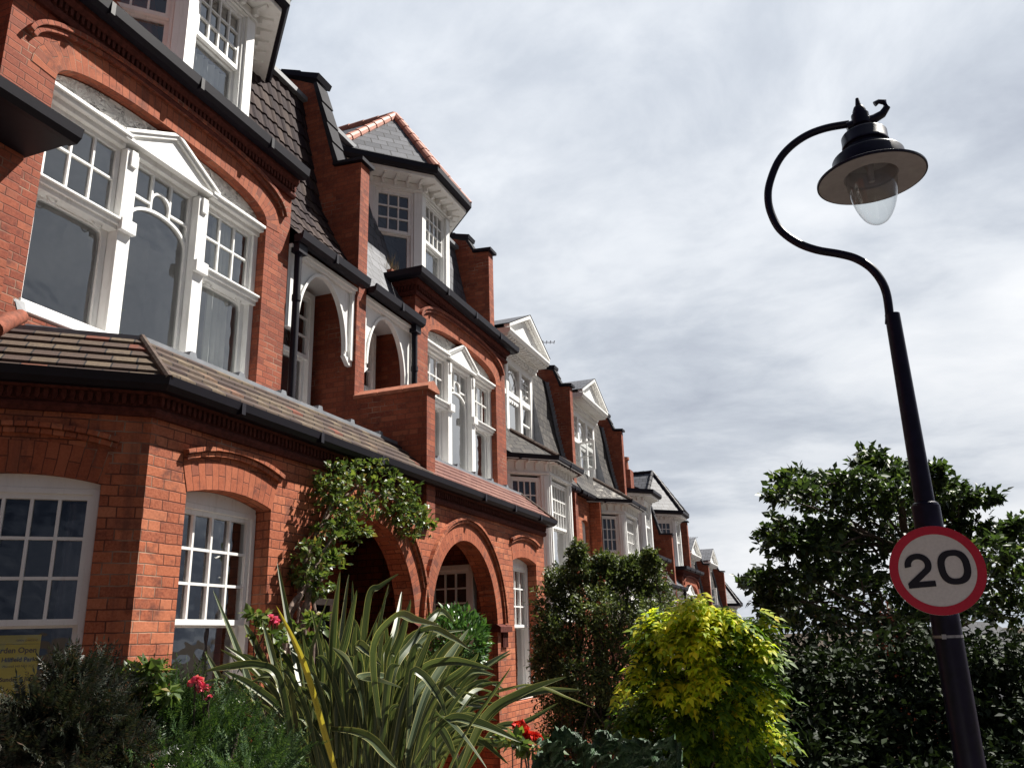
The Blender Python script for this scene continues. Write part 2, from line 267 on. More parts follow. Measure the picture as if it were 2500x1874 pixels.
# ------------------------------------------------------------------ mesh building
MIR = None            # mirror plane x (a house built as the mirror image of its neighbour)
class MB:
    def __init__(s): s.v = []; s.f = []; s.uv = []; s.fr = None
    def frame(s, o, d):                  # local x along d, local y into the wall
        d = Vector(d).normalized(); s.fr = (Vector(o), d, Vector((-d.y, d.x, 0))); return s
    def P(s, p):
        p = Vector(p)
        if s.fr: o, d, n = s.fr; p = o + d*p.x + n*p.y + Vector((0, 0, p.z))
        return p
    def face(s, pts, uv=None):
        k = len(s.v); q = [s.P(p) for p in pts]; s.v += q; s.f.append(list(range(k, k+len(q))))
        if uv is None:
            n = Vector((0, 0, 0))
            for i in range(len(q)):
                a, b = q[i], q[(i+1) % len(q)]; n += Vector(((a.y-b.y)*(a.z+b.z), (a.z-b.z)*(a.x+b.x), (a.x-b.x)*(a.y+b.y)))
            if n.length > 1e-12: n.normalize()
            h = math.hypot(n.x, n.y)
            if h < .3: uv = [(p.x, p.y) for p in q]
            else: uv = [((-p.x*n.y+p.y*n.x)/h, p.z/max(h, .2)) for p in q]
        s.uv.append(uv); return s
    def box(s, x0, x1, y0, y1, z0, z1):
        p = [(x, y, z) for z in (z0, z1) for y in (y0, y1) for x in (x0, x1)]
        for f in ((0, 2, 3, 1), (4, 5, 7, 6), (0, 1, 5, 4), (2, 6, 7, 3), (0, 4, 6, 2), (1, 3, 7, 5)): s.face([p[i] for i in f])
        return s
    def prism_y(s, poly, y0, y1):        # polygon in x,z (counter-clockwise seen from -y) pushed along y
        n = len(poly); s.face([(x, y0, z) for x, z in poly]); s.face([(x, y1, z) for x, z in reversed(poly)])
        for i in range(n):
            (a, b), (c, d) = poly[i], poly[(i+1) % n]; s.face([(a, y0, b), (a, y1, b), (c, y1, d), (c, y0, d)])
        return s
    def prism_x(s, poly, x0, x1):        # polygon in y,z pushed along x
        n = len(poly); s.face([(x0, y, z) for y, z in reversed(poly)]); s.face([(x1, y, z) for y, z in poly])
        for i in range(n):
            (a, b), (c, d) = poly[i], poly[(i+1) % n]; s.face([(x0, a, b), (x0, c, d), (x1, c, d), (x1, a, b)])
        return s
    def strip(s, A, B, uv=None):         # quads between two polylines
        for i in range(len(A)-1): s.face([A[i], A[i+1], B[i+1], B[i]], uv and uv(i))
        return s
    def tube(s, path, r, n=10, caps=True):
        path = [Vector(p) for p in path]; rr = r if hasattr(r, '__len__') else [r]*len(path); rings = []
        ref = Vector((.31, .23, .92))
        for i, p in enumerate(path):
            d = (path[min(i+1, len(path)-1)] - path[max(i-1, 0)]).normalized()
            a = d.cross(ref)
            if a.length < .1: a = d.cross(Vector((1, 0, 0)))
            a.normalize(); b = d.cross(a); ref = ref
            rings.append([p + (a*math.cos(2*math.pi*k/n) + b*math.sin(2*math.pi*k/n))*rr[i] for k in range(n)])
        for i in range(len(rings)-1):
            for k in range(n): s.face([rings[i][k], rings[i][(k+1) % n], rings[i+1][(k+1) % n], rings[i+1][k]])
        if caps: s.face(list(reversed(rings[0]))); s.face(rings[-1])
        return s
    def lathe(s, prof, c, n=40):         # profile of (radius, z) about a vertical axis at c
        c = Vector(c); rings = [[c + Vector((r*math.cos(2*math.pi*k/n), r*math.sin(2*math.pi*k/n), z)) for k in range(n)] for r, z in prof]
        for i in range(len(rings)-1):
            for k in range(n): s.face([rings[i][k], rings[i][(k+1) % n], rings[i+1][(k+1) % n], rings[i+1][k]])
        return s
    def sweep(s, path, prof, closed=True, caps=True):   # prof of (outward offset, z) along a plan polyline, outward = to the right of travel
        P2 = [Vector((p[0], p[1])) for p in path]; mit = []
        for i in range(len(P2)):
            ds = []
            if i > 0: ds.append((P2[i]-P2[i-1]).normalized())
            if i < len(P2)-1: ds.append((P2[i+1]-P2[i]).normalized())
            ns = [Vector((d.y, -d.x)) for d in ds]; m = sum(ns, Vector((0, 0))).normalized(); mit.append(m/max(.3, m.dot(ns[0])))
        rows = [[(P2[i].x+mit[i].x*o, P2[i].y+mit[i].y*o, z) for o, z in prof] for i in range(len(P2))]
        n = len(prof); m = n if closed else n-1
        for i in range(len(P2)-1):
            for k in range(m): s.face([rows[i][k], rows[i][(k+1) % n], rows[i+1][(k+1) % n], rows[i+1][k]])
        if closed and caps: s.face(list(reversed(rows[0]))); s.face(rows[-1])
        return s
        return s
    def build(s, name, m, parent=None, smooth=False, bevel=0, weld=False):
        v = s.v; f = s.f; uv = s.uv
        if MIR is not None:
            v = [Vector((2*MIR-p.x, p.y, p.z)) for p in v]; f = [list(reversed(q)) for q in f]; uv = [list(reversed(q)) for q in uv]
        me = bpy.data.meshes.new(name); me.from_pydata(v, [], f); l = me.uv_layers.new(name='UVMap')
        l.data.foreach_set('uv', [c for q in uv for p in q for c in p])
        if isinstance(m, str): m = M[m]
        me.materials.append(m)
        if weld or smooth or bevel:
            import bmesh
            b = bmesh.new(); b.from_mesh(me); bmesh.ops.remove_doubles(b, verts=b.verts, dist=.0004); bmesh.ops.recalc_face_normals(b, faces=b.faces); b.to_mesh(me); b.free()
        if smooth: me.polygons.foreach_set('use_smooth', [True]*len(me.polygons))
        o = bpy.data.objects.new(name, me); COL.objects.link(o)
        if smooth:
            try: me.set_sharp_from_angle(angle=R(40))
            except Exception: pass
        if bevel:
            bm = o.modifiers.new('bevel', 'BEVEL'); bm.width = bevel; bm.segments = 2; bm.limit_method = 'ANGLE'
        if parent: attach(o, parent)
        return o
def attach(o, p):
    o.parent = p
    o.matrix_parent_inverse = wmat(p).inverted()
def wmat(o):
    m = o.matrix_basis.copy()
    if o.parent: m = wmat(o.parent) @ o.matrix_parent_inverse @ m
    return m
def thing(name, label, cat, loc=(0, 0, 0), group=None):
    o = bpy.data.objects.new(name, None); COL.objects.link(o); o.location = loc; o.empty_display_size = .2; return tag(o, label, cat, group)
def tag(o, label, cat, group=None):
    o['label'] = label; o['category'] = cat
    if group: o['group'] = group
    return o
def copy_tree(o, parent=None):
    kids = [k for k in bpy.data.objects if k.parent == o]
    c = o.copy(); COL.objects.link(c)
    if parent: c.parent = parent; c.matrix_parent_inverse = o.matrix_parent_inverse.copy()
    for k in kids: copy_tree(k, c)
    return c

def sup(a, h, zb, n=2.6):               # flat "basket" arch curve
    return lambda x: zb + h*max(0, 1-min(1, abs(x)/a)**n)**(1/n)
def seg(a, h, zb):                      # segmental arch
    r = (a*a+h*h)/(2*h); return lambda x: zb + math.sqrt(max(0, r*r-min(a, abs(x))**2)) - (r-h)
def arcpts(f, xc, a, n=22):
    return [(xc+a*math.sin(-math.pi/2+math.pi*i/n), f(a*math.sin(-math.pi/2+math.pi*i/n))) for i in range(n+1)]
def wall(mb, x0, x1, z0, z1, ops, y=0., depth=.12):
    """wall skin with arched openings; ops = (xl, xr, zb, curve about the opening's centre)"""
    x = x0
    for xl, xr, zb, f in sorted(ops, key=lambda o: o[0]):
        if xl > x: mb.face([(x, y, z0), (xl, y, z0), (xl, y, z1), (x, y, z1)])
        if zb > z0: mb.face([(xl, y, z0), (xr, y, z0), (xr, y, zb), (xl, y, zb)]); mb.face([(xl, y, zb), (xr, y, zb), (xr, y+depth, zb), (xl, y+depth, zb)])
        c = (xl+xr)/2; a = (xr-xl)/2; p = arcpts(f, c, a)
        mb.strip([(u, y, w) for u, w in p], [(u, y, z1) for u, w in p]); mb.strip([(u, y+depth, w) for u, w in p], [(u, y, w) for u, w in p])
        mb.face([(xl, y, zb), (xl, y+depth, zb), (xl, y+depth, p[0][1]), (xl, y, p[0][1])]); mb.face([(xr, y+depth, zb), (xr, y, zb), (xr, y, p[-1][1]), (xr, y+depth, p[-1][1])])
        x = xr
    if x < x1: mb.face([(x, y, z0), (x1, y, z0), (x1, y, z1), (x, y, z1)])
    return mb
def ring(mb, inner, outer, y0, y1, bricks=.0775):
    """arch ring between two polylines (x,z); bricks stand radially: v runs along the arch"""
    L = 0; acc = [0]
    for i in range(len(inner)-1): L += math.hypot(outer[i+1][0]-outer[i][0], outer[i+1][1]-outer[i][1]); acc.append(L)
    for i in range(len(inner)-1):
        a, b, c, d = inner[i], inner[i+1], outer[i+1], outer[i]; w = math.hypot(d[0]-a[0], d[1]-a[1])
        mb.face([(a[0], y0, a[1]), (b[0], y0, b[1]), (c[0], y0, c[1]), (d[0], y0, d[1])], [(0, acc[i]), (0, acc[i+1]), (w, acc[i+1]), (w, acc[i])])
        mb.face([(d[0], y0, d[1]), (c[0], y0, c[1]), (c[0], y1, c[1]), (d[0], y1, d[1])], [(0, acc[i]), (0, acc[i+1]), (.1, acc[i+1]), (.1, acc[i])])
        mb.face([(b[0], y0, b[1]), (a[0], y0, a[1]), (a[0], y1, a[1]), (b[0], y1, b[1])], [(0, acc[i+1]), (0, acc[i]), (.1, acc[i]), (.1, acc[i+1])])
    for k, sgn in ((0, 1), (-1, -1)):
        a, d = inner[k], outer[k]; q = [(a[0], y0, a[1]), (d[0], y0, d[1]), (d[0], y1, d[1]), (a[0], y1, a[1])]
        mb.face(q if sgn > 0 else list(reversed(q)))
    return mb
def offset_arc(pts, d):
    out = []
    for i, p in enumerate(pts):
        a, b = pts[max(0, i-1)], pts[min(len(pts)-1, i+1)]; t_ = Vector((b[0]-a[0], b[1]-a[1])).normalized(); out.append((p[0]-t_.y*d, p[1]+t_.x*d))
    return out
def drape(mb, x0, x1, y, z0, z1, folds=5, amp=.025):
    n = folds*8; xs = [x0+(x1-x0)*i/n for i in range(n+1)]; ys = [y+amp*math.sin(i/8*2*math.pi+.6*math.sin(i*.37)) for i in range(n+1)]
    return mb.strip([(a, b, z0) for a, b in zip(xs, ys)], [(a, b, z1) for a, b in zip(xs, ys)])
def sash(house, fr, x0, x1, z0, z1, zm, cols, rows, y=.10, arch=None, low=(1, 1), curtain=None, name='window', fw=.07, sw=.045, glass_d=.03, room=1.2, cill=True, box=None):
    """double-hung sash window in local frame fr=(origin, direction): frame > upper/lower sash, pane, curtain"""
    F = lambda: MB().frame(*fr)
    m = F(); c = (x0+x1)/2
    m.box(x0, x0+fw, y, y+.12, z0, z1); m.box(x1-fw, x1, y, y+.12, z0, z1); m.box(x0+fw, x1-fw, y, y+.12, z1-fw, z1)
    if arch: 
        p = [q for q in arcpts(arch, c, (x1-x0)/2-.002, 16)]
        m.prism_y([(x0+.002, z1-.002), (x1-.002, z1-.002)] + list(reversed(p)), y+.005, y+.10)
    if cill: m.box(x0-.02, x1+.02, y-.07, y+.14, z0-.07, z0)
    w = m.build(name, 'white', house, bevel=.004)
    a, b = x0+fw, x1-fw
    def sashm(zl, zh, yy, cs, rs, nm):
        q = F(); q.box(a, a+sw, yy, yy+.045, zl, zh); q.box(b-sw, b, yy, yy+.045, zl, zh); q.box(a+sw, b-sw, yy, yy+.045, zl, zl+sw*1.1); q.box(a+sw, b-sw, yy, yy+.045, zh-sw, zh)
        g = .021; iw = b-a-2*sw; ih = zh-zl-sw*2.1
        for i in range(1, cs): xx = a+sw+iw*i/cs; q.box(xx-g/2, xx+g/2, yy+.004, yy+.036, zl+sw*1.1, zh-sw)
        for j in range(1, rs):
            zz_ = zl+sw*1.1+ih*j/rs
            for i in range(cs): q.box(a+sw+iw*i/cs+(g/2 if i else 0), a+sw+iw*(i+1)/cs-(g/2 if i < cs-1 else 0), yy+.006, yy+.034, zz_-g/2, zz_+g/2)
        q.build(nm, 'white', w)
        G = F(); G.face([(a+sw*.5, yy+glass_d, zl+.01), (b-sw*.5, yy+glass_d, zl+.01), (b-sw*.5, yy+glass_d, zh-.01), (a+sw*.5, yy+glass_d, zh-.01)]); G.build('pane', 'glass', w)
    sashm(zm, z1-fw, y+.02, cols, rows, 'upper_sash'); sashm(z0, zm+.02, y+.07, low[0], low[1], 'lower_sash')
    for u in (.25, .75):                 # the curled sash horns seen under the meeting rail
        pass
    if room:
        q = F(); q.face([(x0, y+room, z0), (x1, y+room, z0), (x1, y+room, z1+.2), (x0, y+room, z1+.2)])
        q.face([(x0, y+.12, z0), (x1, y+.12, z0), (x1, y+room, z0), (x0, y+room, z0)]); q.face([(x0, y+.12, z1+.2), (x0, y+room, z1+.2), (x1, y+room, z1+.2), (x1, y+.12, z1+.2)])
        q.face([(x0, y+.12, z0), (x0, y+room, z0), (x0, y+room, z1+.2), (x0, y+.12, z1+.2)]); q.face([(x1, y+room, z0), (x1, y+.12, z0), (x1, y+.12, z1+.2), (x1, y+room, z1+.2)])
        q.build('interior', 'dark_room', w)
    if not room:
        F().box(x0+.01, x1-.01, y+.118, y+.122, z0, z1).build('interior', 'dark_room', w)
    for cu in (curtain or ()):
        q = F(); drape(q, cu[0], cu[1], y+.22, cu[2] if len(cu) > 3 else z0, cu[3] if len(cu) > 3 else z1, max(2, int((cu[1]-cu[0])/.09))); q.build('curtain', cu[4] if len(cu) > 4 else 'curtain', w, smooth=True)
    return w

D0, D1, D2, XC = 4.45, 5.40, 5.60, 8.70
TH = R(48); CD_ = (math.cos(TH), -math.sin(TH), 0)      # canted bay: local x runs towards the street corner
CORN = (4.45, D0); CL = 1.5; CFAR = (CORN[0]-CL*CD_[0], CORN[1]-CL*CD_[1])
XF = ((0, 0, 0), (1, 0, 0))                             # plain frame

# ------------------------------------------------------------------ houses: the brick pair type
def big_window(house, xc=5.38, y=5.50):
    """three-light arched first-floor window: frame > sashes, pane, pediment, tympanum, curtain"""
    m = MB(); X = lambda u: xc+u
    m.box(X(-1.36), X(-1.29), y, y+.12, 4.22, 6.02); m.box(X(1.29), X(1.36), y, y+.12, 4.22, 6.02)
    for sg in (-1, 1):                                              # the two thick mullions, with bracket blocks
        a, b = sorted((X(sg*.39), X(sg*.53))); m.box(a, b, y-.045, y+.12, 4.20, 6.0)
        m.box(a-.012, b+.012, y-.095, y-.0455, 5.18, 5.30); m.box(a+.035, b-.035, y-.068, y-.0452, 5.83, 5.99)
    for a, b in ((-1.36, -.53), (.53, 1.36)):                       # transoms, stepped mouldings
        m.box(X(a), X(b), y-.03, y+.10, 5.185, 5.30); m.box(X(a), X(b), y-.06, y-.0302, 5.225, 5.285); m.box(X(a), X(b), y-.085, y-.0602, 5.262, 5.283)
        m.box(X(a), X(b), y-.02, y+.12, 6.0, 6.10); m.box(X(a), X(b), y-.075, y-.0202, 6.045, 6.098); m.box(X(a), X(b), y-.10, y-.0752, 6.08, 6.112)
    m.box(X(-.39), X(.39), y-.02, y+.12, 6.002, 6.07)
    m.box(X(-1.38), X(1.38), y-.10, y+.14, 4.13, 4.218)
    w = m.build('window', 'white', house, bevel=.004)
    p = MB(); b_, h_ = .60, .33                                     # pediment
    out = [(X(-b_), 6.06), (X(b_), 6.06), (X(b_), 6.105), (X(0), 6.06+h_+.05), (X(-b_), 6.105)]
    p.prism_y(out, y-.055, y+.05)
    for k, (e, yy) in enumerate(((0, y-.10), (.035, y-.082))):
        for sg in (-1, 1):
            q = [(X(sg*(b_+.02-e*1.4)), 6.10-e*.35), (X(sg*(b_+.02-e*1.4)), 6.135-e*.35), (X(0), 6.455-e), (X(0), 6.42-e)]
            p.prism_y(q if sg > 0 else list(reversed(q)), yy, y-.0552)
    p.box(X(-b_), X(b_), y-.088, y-.0553, 6.055, 6.085)
    p.build('pediment', 'white', w, bevel=.003)
    f = sup(1.36, .30, 6.112); pts = [q for q in arcpts(f, xc, 1.355, 24)]
    MB().prism_y([(X(-1.355), 6.10), (X(1.355), 6.10)] + list(reversed(pts)), y+.005, y+.08).build('tympanum', 'parget', w)
    def sashes(a, b, side):
        q = MB(); s_ = .045; zl, zh, yy = 5.30, 6.0, y+.03
        q.box(a, a+s_, yy, yy+.05, zl, zh); q.box(b-s_, b, yy, yy+.05, zl, zh); q.box(a+s_, b-s_, yy, yy+.05, zh-.04, zh); q.box(a+s_, b-s_, yy, yy+.05, zl, zl+.05)
        g = .022; iw = b-a-2*s_
        for i in (1, 2): q.box(a+s_+iw*i/3-g/2, a+s_+iw*i/3+g/2, yy+.004, yy+.04, zl+.05, zh-.04)
        for i in range(3): q.box(a+s_+iw*i/3+g/2*(i > 0), a+s_+iw*(i+1)/3-g/2*(i < 2), yy+.006, yy+.038, 5.66, 5.682)
        q.build('upper_sash', 'white', w, bevel=.003)
        q = MB(); zl, zh, yy = 4.22, 5.185, y+.065; q.box(a, a+.055, yy, yy+.05, zl, zh); q.box(b-.055, b, yy, yy+.05, zl, zh); q.box(a+.055, b-.055, yy, yy+.05, zl, zl+.06)
        hd = sup((b-a)/2-.055, .075, 5.095, 5); pt = arcpts(hd, (a+b)/2, (b-a)/2-.055, 10)
        q.prism_y(pt + [(b-.055, zh), (a+.055, zh)], yy, yy+.05)
        for u in (.2, .8):                                          # curled sash horns
            xx = a+(b-a)*u; q.tube([(xx+.045*math.cos(t_), yy-.035-.02*math.sin(t_), 5.19-.05*math.sin(t_)) for t_ in np.linspace(0, math.pi, 9)], .007, 6)
        q.build('lower_sash', 'white', w)
        for zl, zh, yy in ((5.31, 5.99, y+.055), (4.23, 5.18, y+.09)): MB().face([(a+.02, yy, zl), (b-.02, yy, zl), (b-.02, yy, zh), (a+.02, yy, zh)]).build('pane', 'glass', w)
    sashes(X(-1.29), X(-.535), -1); sashes(X(.535), X(1.29), 1)
    q = MB(); a, b, yy = X(-.385), X(.385), y+.04                    # centre light with its arched bars
    q.box(a, a+.035, yy, yy+.05, 4.22, 6.0); q.box(b-.035, b, yy, yy+.05, 4.22, 6.0); q.box(a+.035, b-.035, yy, yy+.05, 5.965, 6.0); q.box(a+.035, b-.035, yy, yy+.05, 4.22, 4.27)
    for u in (-.115, .115): q.box(X(u)-.011, X(u)+.011, yy+.004, yy+.04, 5.585, 5.965)
    for u0, u1 in ((-.35, -.126), (.126, .35)): q.box(X(u0), X(u1), yy+.006, yy+.038, 5.655, 5.677)
    big = [(X(-.355+.004), 5.30)]+[(X(.35*math.cos(t_)), 5.36+.235*math.sin(t_)**.8) for t_ in np.linspace(math.pi, 0, 19)]+[(X(.355-.004), 5.30)]
    ring(q, big, offset_arc(big, .028), yy+.002, yy+.045); sm = [(X(.105*math.cos(t_)), 5.70+.105*math.sin(t_)) for t_ in np.linspace(math.pi, 0, 13)]
    ring(q, sm, offset_arc(sm, .022), yy+.003, yy+.042)
    q.build('centre_light', 'white', w); MB().face([(a+.01, yy+.03, 4.23), (b-.01, yy+.03, 4.23), (b-.01, yy+.03, 5.99), (a+.01, yy+.03, 5.99)]).build('pane', 'glass', w)
    q = MB(); x0, x1, z0, z1, ya, yb = X(-1.4), X(1.4), 4.1, 6.3, y+.16, y+1.6
    q.face([(x0, yb, z0), (x1, yb, z0), (x1, yb, z1), (x0, yb, z1)]); q.face([(x0, ya, z0), (x1, ya, z0), (x1, yb, z0), (x0, yb, z0)]); q.face([(x0, ya, z1), (x0, yb, z1), (x1, yb, z1), (x1, ya, z1)])
    q.face([(x0, ya, z0), (x0, yb, z0), (x0, yb, z1), (x0, ya, z1)]); q.face([(x1, yb, z0), (x1, ya, z0), (x1, ya, z1), (x1, yb, z1)]); q.build('interior', 'pale_room', w)
    for ca, cb, mt in ((.95, 1.24, 'curtain'), (-1.27, -1.12, 'curtain_grey')):
        q = MB(); drape(q, X(ca), X(cb), y+.26, 4.15, 6.1, 4, .03); q.build('curtain', mt, w, smooth=True)
    return w

MANS = [(5.30, 6.19), (5.50, 6.42), (5.77, 6.91), (6.0, 7.41), (6.16, 8.09), (6.3, 8.73), (6.39, 9.21)]
def prof_at(z, P=MANS):
    for (a, b), (c, d) in zip(P, P[1:]):
        if b <= z <= d: return a+(c-a)*(z-b)/(d-b)
    return P[-1][0] if z > P[-1][1] else P[0][0]
def resample(P, step):
    out = [P[0]]; 
    L = [0]
    for a, b in zip(P, P[1:]): L.append(L[-1]+math.dist(a, b))
    n = max(1, round(L[-1]/step))
    for k in range(1, n+1):
        s_ = L[-1]*k/n; i = max(j for j in range(len(L)-1) if L[j] <= s_+1e-9); f = (s_-L[i])/(L[i+1]-L[i]); out.append((P[i][0]+(P[i+1][0]-P[i][0])*f, P[i][1]+(P[i+1][1]-P[i][1])*f))
    return out
def pantiles(mb, x0, x1, P):
    C = resample(P, .225); nx = int((x1-x0)/.0215); xs = [x0+(x1-x0)*i/nx for i in range(nx+1)]; v0 = 0
    for k in range(len(C)-1):
        (ya, za), (yb, zb) = C[k], C[k+1]; d = Vector((yb-ya, zb-za)).normalized(); n = Vector((-d.y, d.x)); wv = [.014*abs(math.sin(math.pi*x/.11))+.007*math.sin(2*math.pi*x/.22) for x in xs]
        A = [(x, ya-d.x*.03+n.x*(.024+w), za-d.y*.03+n.y*(.024+w)) for x, w in zip(xs, wv)]; B = [(x, yb+n.x*(.004+w), zb+n.y*(.004+w)) for x, w in zip(xs, wv)]
        E_ = [(x, ya-d.x*.03+n.x*(.0+w), za-d.y*.03+n.y*(.0+w)) for x, w in zip(xs, wv)]
        for i in range(nx):
            mb.face([A[i], A[i+1], B[i+1], B[i]], [(xs[i], k*.3+.02), (xs[i+1], k*.3+.02), (xs[i+1], k*.3+.28), (xs[i], k*.3+.28)])
            mb.face([E_[i], E_[i+1], A[i+1], A[i]], [(xs[i], k*.3+.02)]*4)
def slates(mb, x0, x1, P):
    L = 0
    for (ya, za), (yb, zb) in zip(P, P[1:]):
        l = math.hypot(yb-ya, zb-za); mb.face([(x0, ya, za), (x1, ya, za), (x1, yb, zb), (x0, yb, zb)], [(x0, L), (x1, L), (x1, L+l), (x0, L+l)]); L += l

def dormer(house, cx0=5.52, cx1=6.56, Y=5.60, rid='black', slate='slate'):
    """canted dormer with hipped roof: posts and frieze, windows, eaves, roof"""
    k = .66; r2 = math.sqrt(.5); a, b, c, d = (cx0-k, Y+k), (cx0, Y), (cx1, Y), (cx1+k, Y+k); ln = k*math.sqrt(2)
    frs = [((a[0], a[1], 0), (r2, -r2, 0), ln, 3), ((b[0], b[1], 0), (1, 0, 0), cx1-cx0, 4), ((c[0], c[1], 0), (r2, r2, 0), ln, 3)]
    m = MB()
    for o, dr, L, _ in frs:
        m.frame(o, dr); m.box(.0, .135, 0, .16, 6.95, 8.72); m.box(L-.135, L, 0, .16, 6.95, 8.72); m.box(0, L, .0, .16, 8.721, 8.88); m.box(0, L, -.02, -.0005, 8.74, 8.77); m.box(.135, L-.135, .02, .16, 6.95, 7.08)
    m.fr = None; m.build('dormer', 'white', house, bevel=.004)
    for (o, dr, L, cols), cu in zip(frs, ([], [(.16, .88, 7.1, 7.96, 'blind')], [])):
        sash(house, (o, dr), .137, L-.137, 7.082, 8.72, 7.96, cols, 3, y=.03, curtain=cu, name='dormer_window', fw=.035, cill=False, room=.8)
    path = [(cx0-k-.35, Y+k+.35), b, c, (cx1+k+.35, Y+k+.35)]
    MB().sweep(path, [(0., 8.885), (.27, 8.885), (.27, 8.94), (0., 8.94)]).build('soffit', 'white', house)
    for o, dr, L, cols in frs:
        n = int(L/.21)
        for i in range(n+1):
            x = .06+(L-.12)*i/n; MB().frame(o, dr).prism_x([(-.20, 8.884), (-.20, 8.855), (-.075, 8.845), (-.07, 8.775), (-.0006, 8.775), (-.0006, 8.884)], x-.022, x+.022).build('bracket', 'white', house)
    MB().sweep(path, [(.24, 8.945), (.33, 8.945), (.36, 8.99), (.36, 9.08), (.34, 9.08), (.27, 9.0), (.24, 9.0)]).build('dormer_gutter', 'black', house)
    o_ = .31; tm = math.tan(R(22.5)); ax = (cx0+cx1)/2; ap = (ax, 6.43, 10.77); ze = 9.05
    eb, ec = (cx0-o_*tm, Y-o_, ze), (cx1+o_*tm, Y-o_, ze); ea, ed = (cx0-k-.45-o_*r2, Y+k+.45-o_*r2, ze), (cx1+k+.45+o_*r2, Y+k+.45-o_*r2, ze); bk = (ax, 9.2, 10.77)
    rf = MB(); rf.face([ea, eb, ap]); rf.face([eb, ec, ap]); rf.face([ec, ed, ap]); rf.face([(ea[0], 9.2, ze), ea, ap, bk]); rf.face([ed, (ed[0], 9.2, ze), bk, ap]); ro = rf.build('dormer_roof', slate, house)
    def hip(p, q_):
        p, q_ = Vector(p), Vector(q_); h = MB(); n = max(3, int((q_-p).length/.3))
        for i in range(n):
            A, B = p.lerp(q_, i/n), p.lerp(q_, (i+1)/n); h.tube([A, B+(B-A)*.03], [.082, .070], 10)
        h.build('ridge_tiles', rid, ro)
    for e in (ea, eb, ec, ed): hip(e, ap)
    hip(ap, bk)

def cornice(house, path, z0, proud, name='cornice', dent=True, far=None):
    """moulded brick eaves course with a row of small egg-shaped dentils"""
    m = MB(); z = z0
    m.sweep(path, [(0, z), (.035, z), (.05, z+.03), (.05, z+.055), (.03, z+.075), (0, z+.075)], caps=True)
    m.sweep(path, [(0, z+.155), (proud, z+.155), (proud+.03, z+.20), (proud+.03, z+.235), (0, z+.235)])
    m.sweep(path, [(0, z+.0752), (.03, z+.0752), (.03, z+.1548), (0, z+.1548)])
    for (x0, y0), (x1, y1) in zip(path, path[1:]):
        L = math.hypot(x1-x0, y1-y0); m.frame((x0, y0, 0), (x1-x0, y1-y0, 0)); n = int(L/.054)
        for i in range(n):
            x = L*(i+.5)/n; w_ = .017; zc = z+.116
            m.prism_y([(x-w_*.6, z+.08), (x+w_*.6, z+.08), (x+w_, zc), (x+w_*.8, z+.152), (x-w_*.8, z+.152), (x-w_, zc)], -.058, -.0305)
        m.fr = None
    return m.build(name, 'ornament', house)
def gutter(house, path, z, o=.1, name='gutter', mat_='black', deep=.12):
    m = MB(); m.sweep(path, [(o-.02, z), (o+.06, z-.005), (o+.10, z+.03), (o+.115, z+deep), (o+.095, z+deep), (o+.08, z+deep-.03), (o-.02, z+deep-.03)])
    j = m
    for (x0, y0), (x1, y1) in zip(path, path[1:]):
        L = math.hypot(x1-x0, y1-y0); j.frame((x0, y0, 0), (x1-x0, y1-y0, 0))
        for i in range(1, int(L/1.1)+1):
            x = i*1.1-.4
            if x < L-.1: j.box(x-.022, x+.022, -o-.117, -o+.02, z-.004, z+deep-.003)
    j.fr = None
    return m.build(name, mat_, house)

def hood(mb, pts, t_=.075, y=0., p=.055):
    """double roll hood mould following an arch line (local wall frame)"""
    a = pts; b = offset_arc(a, t_*.42); c = offset_arc(a, t_*.55); d = offset_arc(a, t_)
    ring(mb, a, b, y-p*.62, y); ring(mb, offset_arc(a, t_*.4201), offset_arc(a, t_*.5499), y-p*.35, y); ring(mb, c, d, y-p, y)

